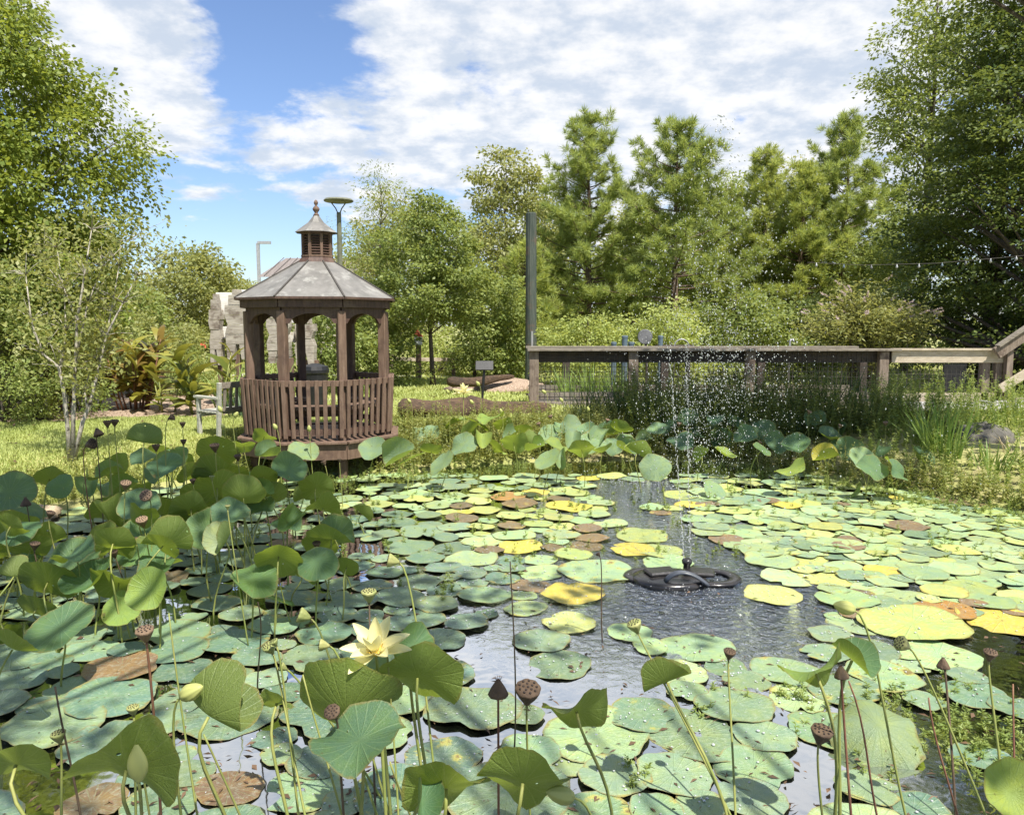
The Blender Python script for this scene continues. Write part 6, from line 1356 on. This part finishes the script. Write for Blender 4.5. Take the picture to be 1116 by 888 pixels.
x, y = scatter(1700, lambda x, y: shore_band(-.1, 1.5)(x, y) & ((x < 1.9) | (pond_sd(x, y) < .25)), (-3.2, 8.5, 8.0, 13.8), rng); Hh = rng.uniform(.12, .42, len(x)) * np.where(x > -1.8, 1.15, .7); V, F, R_ = herbs(x, y, Hh, 26, .05, rng); kind(link('bank_weeds', mesh_np('bank_weeds', V, F, R_), MT['weed']), 'stuff', 'tangled yellow-green weeds along the far bank', 'weeds')
x, y = scatter(800, lambda x, y: shore_band(.15, 2.4)(x, y) & (y > 11.0 - .0 * x), (1.8, 7.0, 10.4, 14.2), rng); V, F, R_ = herbs(x, y, rng.uniform(.35, .95, len(x)), 60, .06, rng, .35); kind(link('shade_weeds', mesh_np('shade_weeds', V, F, R_), MT['darkgreen']), 'stuff', 'leafy dark weeds filling between the reeds', 'weeds')  # dark leaf colour carries the shade among the reeds
x, y = scatter(1300, lambda x, y: (pond_sd(x, y) > .1) & (x > y * .47) & (np.hypot(x - 6.6, y - 9.9) > .75), (4.4, 10, 6.0, 13.6), rng); V, F, R_ = herbs(x, y, rng.uniform(.2, .5, len(x)) + .35 * np.clip(y - 11, 0, 1), 60, .05, rng); kind(link('sunny_weeds', mesh_np('sunny_weeds', V, F, R_), MT['sunweed']), 'stuff', 'pale green leafy weeds round the iris clump and boulder', 'weeds')
x, y = scatter(520, lambda x, y: (pond_sd(x, y) > -.1) & (pond_sd(x, y) < .9) & (x < -1.9), (-7.2, -1.8, 6.0, 10.6), rng); V, F, R_ = herbs(x, y, rng.uniform(.1, .35, len(x)), 24, .045, rng); kind(link('lawn_edge_weeds', mesh_np('lawn_edge_weeds', V, F, R_), MT['weed']), 'stuff', 'low weeds along the lawn edge of the pond', 'weeds')
# feathery pond weed standing out of the water
def pw(x, y):
    s = pond_sd(x, y); far = (s < .1) & (s > -.75) & (y > 7.5) & (x > -3)
    return far
x, y = scatter(900, pw, (-3, 8, 7.5, 11), rng)
xe = []; ye = []
for _ in range(2600):
    px, py = rng.uniform(240, 1116), rng.uniform(528, 612)
    if rng.random() < (.10 if py > 560 else .3): p = on(px, py, 0); xe.append(p.x); ye.append(p.y)
for cxp, cyp, sx_, sy_, n in ((690, 848, 8, 8, 8), (1000, 790, 60, 25, 60), (1050, 810, 40, 30, 45), (960, 760, 20, 12, 20), (858, 760, 18, 8, 14), (565, 618, 8, 12, 10), (480, 640, 20, 8, 14), (770, 770, 8, 10, 5), (1090, 830, 20, 30, 25)):
    for _ in range(n): p = on(cxp + rng.normal() * sx_, cyp + rng.normal() * sy_, 0); xe.append(p.x); ye.append(p.y)
x = np.concatenate([x, np.array(xe)]); y = np.concatenate([y, np.array(ye)])
k = (pond_sd(x, y) < .15); x, y = x[k], y[k]
V, F, R_ = herbs(x, y, rng.uniform(.05, .13, len(x)) * np.where(y < 5, .75, 1.0), 34, .034, rng, .28); kind(link('pond_weed', mesh_np('pond_weed', V, F, R_), MT['pondweed']), 'stuff', 'feathery light green pond weed growing between the pads', 'pond weed')
# floating dead bits
n = 1300; px = rng.uniform(-20, 1130, n); py = 520 + 380 * rng.random(n) ** .8; Pp = np.array([tuple(on(a, b, 0)) for a, b in zip(px, py)]); k = pond_sd(Pp[:, 0], Pp[:, 1]) < -.02; Pp = Pp[k]
Pp[:, 2] = .006 + rng.uniform(0, .01, len(Pp)); m = len(Pp); N = rng.normal(0, .25, (m, 3)); N[:, 2] += 1; A = rng.normal(0, 1, (m, 3)); A[:, 2] *= .1; Ln = rng.uniform(.012, .06, m); V, F = leaf_quads(Pp, A, N, Ln, Ln * rng.uniform(.08, .5, m), .1)
kind(link('floating_litter', mesh_np('floating_litter', V, F, rng.random(m)), MT['litter']), 'stuff', 'brown dead leaf bits floating between the pads', 'leaf litter')

# lawn
def inmulch(x, y):
    c = np.zeros(len(x), bool); n = len(MULCH)
    for i in range(n):
        (x0, y0), (x1, y1) = MULCH[i], MULCH[(i + 1) % n]; c ^= ((y0 > y) != (y1 > y)) & (x < (x1 - x0) * (y - y0) / (y1 - y0 + 1e-12) + x0)
    return c
def lawn(x, y): return (pond_sd(x, y) > .15) & ~inmulch(x, y) & (np.hypot(x - GAZ.x, y - 10.8) > .9) & (np.abs(x) < y * .75 + 1)
def grass_mesh(n, box, h, wd):
    x, y = scatter(n, lawn, box, rng); a = rng.uniform(0, 6.28, n); z = ground_z(x, y); P = np.stack([x, y, z - .005], 1); D = np.stack([np.cos(a) * .5, np.sin(a) * .5, np.ones(n)], 1); H_ = rng.uniform(.5, 1.2, n) * h
    B = np.stack([-np.sin(a), np.cos(a), np.zeros(n)], 1) * wd; T = P + D * H_[:, None]; V = np.stack([P - B, P + B, T], 1).reshape(-1, 3)
    patch = .5 + .22 * np.sin(x * 1.3 + 2) * np.cos(y * 1.1) + .18 * np.sin(x * 4.7 + 3 * np.cos(y * 2.1)) * np.sin(y * 3.9 + x) + rng.normal(0, .2, n); return V, np.arange(n * 3).reshape(-1, 3), np.clip(patch, 0, 1)
Vs, Fs, Rs = [], [], []; o_ = 0
for n, box, h, wd in ((150000, (-9, 1.5, 6.5, 13.5), .05, .008), (90000, (-6, 4, 13.5, 24), .06, .013), (40000, (-20, 24, 16, 40), .10, .035)):
    V, F, R_ = grass_mesh(n, box, h, wd); Vs.append(V); Fs.append(F + o_); Rs.append(R_); o_ += len(V)
kind(link('lawn_grass', mesh_np('lawn_grass', np.concatenate(Vs), np.concatenate(Fs), np.concatenate(Rs)), MT['grass']), 'stuff', 'short bright mown grass round the gazebo', 'grass')
n = 2600; x, y = scatter(n, lambda x, y: inmulch(x, y), (-14, -3.8, 12, 18), rng); P = np.stack([x, y, np.full(n, .425)], 1); A = rng.normal(0, 1, (n, 3)); A[:, 2] *= .2; N = rng.normal(0, .3, (n, 3)); N[:, 2] += 1; Ln = rng.uniform(.03, .10, n); V, F = leaf_quads(P, A, N, Ln, Ln * .4); kind(link('mulch_litter', mesh_np('mulch_litter', V, F, rng.random(n)), MT['litter']), 'stuff', 'brown leaf and bark litter on the mulch bed', 'leaf litter')

n = 500; x, y = scatter(n, lawn, (-9, 3, 8, 18), rng); P = np.stack([x, y, ground_z(x, y) + .035], 1); A = rng.normal(0, 1, (n, 3)); A[:, 2] *= .3; N = rng.normal(0, .4, (n, 3)); N[:, 2] += 1; Ln = rng.uniform(.03, .08, n); V, F = leaf_quads(P, A, N, Ln, Ln * .5); kind(link('fallen_leaves', mesh_np('fallen_leaves', V, F, rng.random(n)), MT['litter']), 'stuff', 'scattered fallen brown leaves on the lawn', 'leaf litter')

# ------------------------------------------------------------------ tell same-looking things apart by their order
ORD = ['first', 'second', 'third', 'fourth', 'fifth', 'sixth', 'seventh', 'eighth', 'ninth', 'tenth', 'eleventh', 'twelfth']
NUM = ['zero', 'one', 'two', 'three', 'four', 'five', 'six', 'seven', 'eight', 'nine', 'ten', 'eleven', 'twelve']
by = {}
for o, anc in THINGS: by.setdefault(o['label'], []).append((project(anc if anc is not None else o.location)[0], o))
for lab, mem in by.items():
    if len(mem) < 2: continue
    mem.sort(key=lambda q: q[0]); n = len(mem)
    for i, (_, o) in enumerate(mem):
        if n == 2: s = 'left of two' if i == 0 else 'right of two'
        elif i == 0: s = 'leftmost'
        elif i == n - 1: s = 'rightmost'
        else: s = f'{ORD[i] if i < 12 else "middle"} from left'
        o['label'] = f'{lab}, {s}'
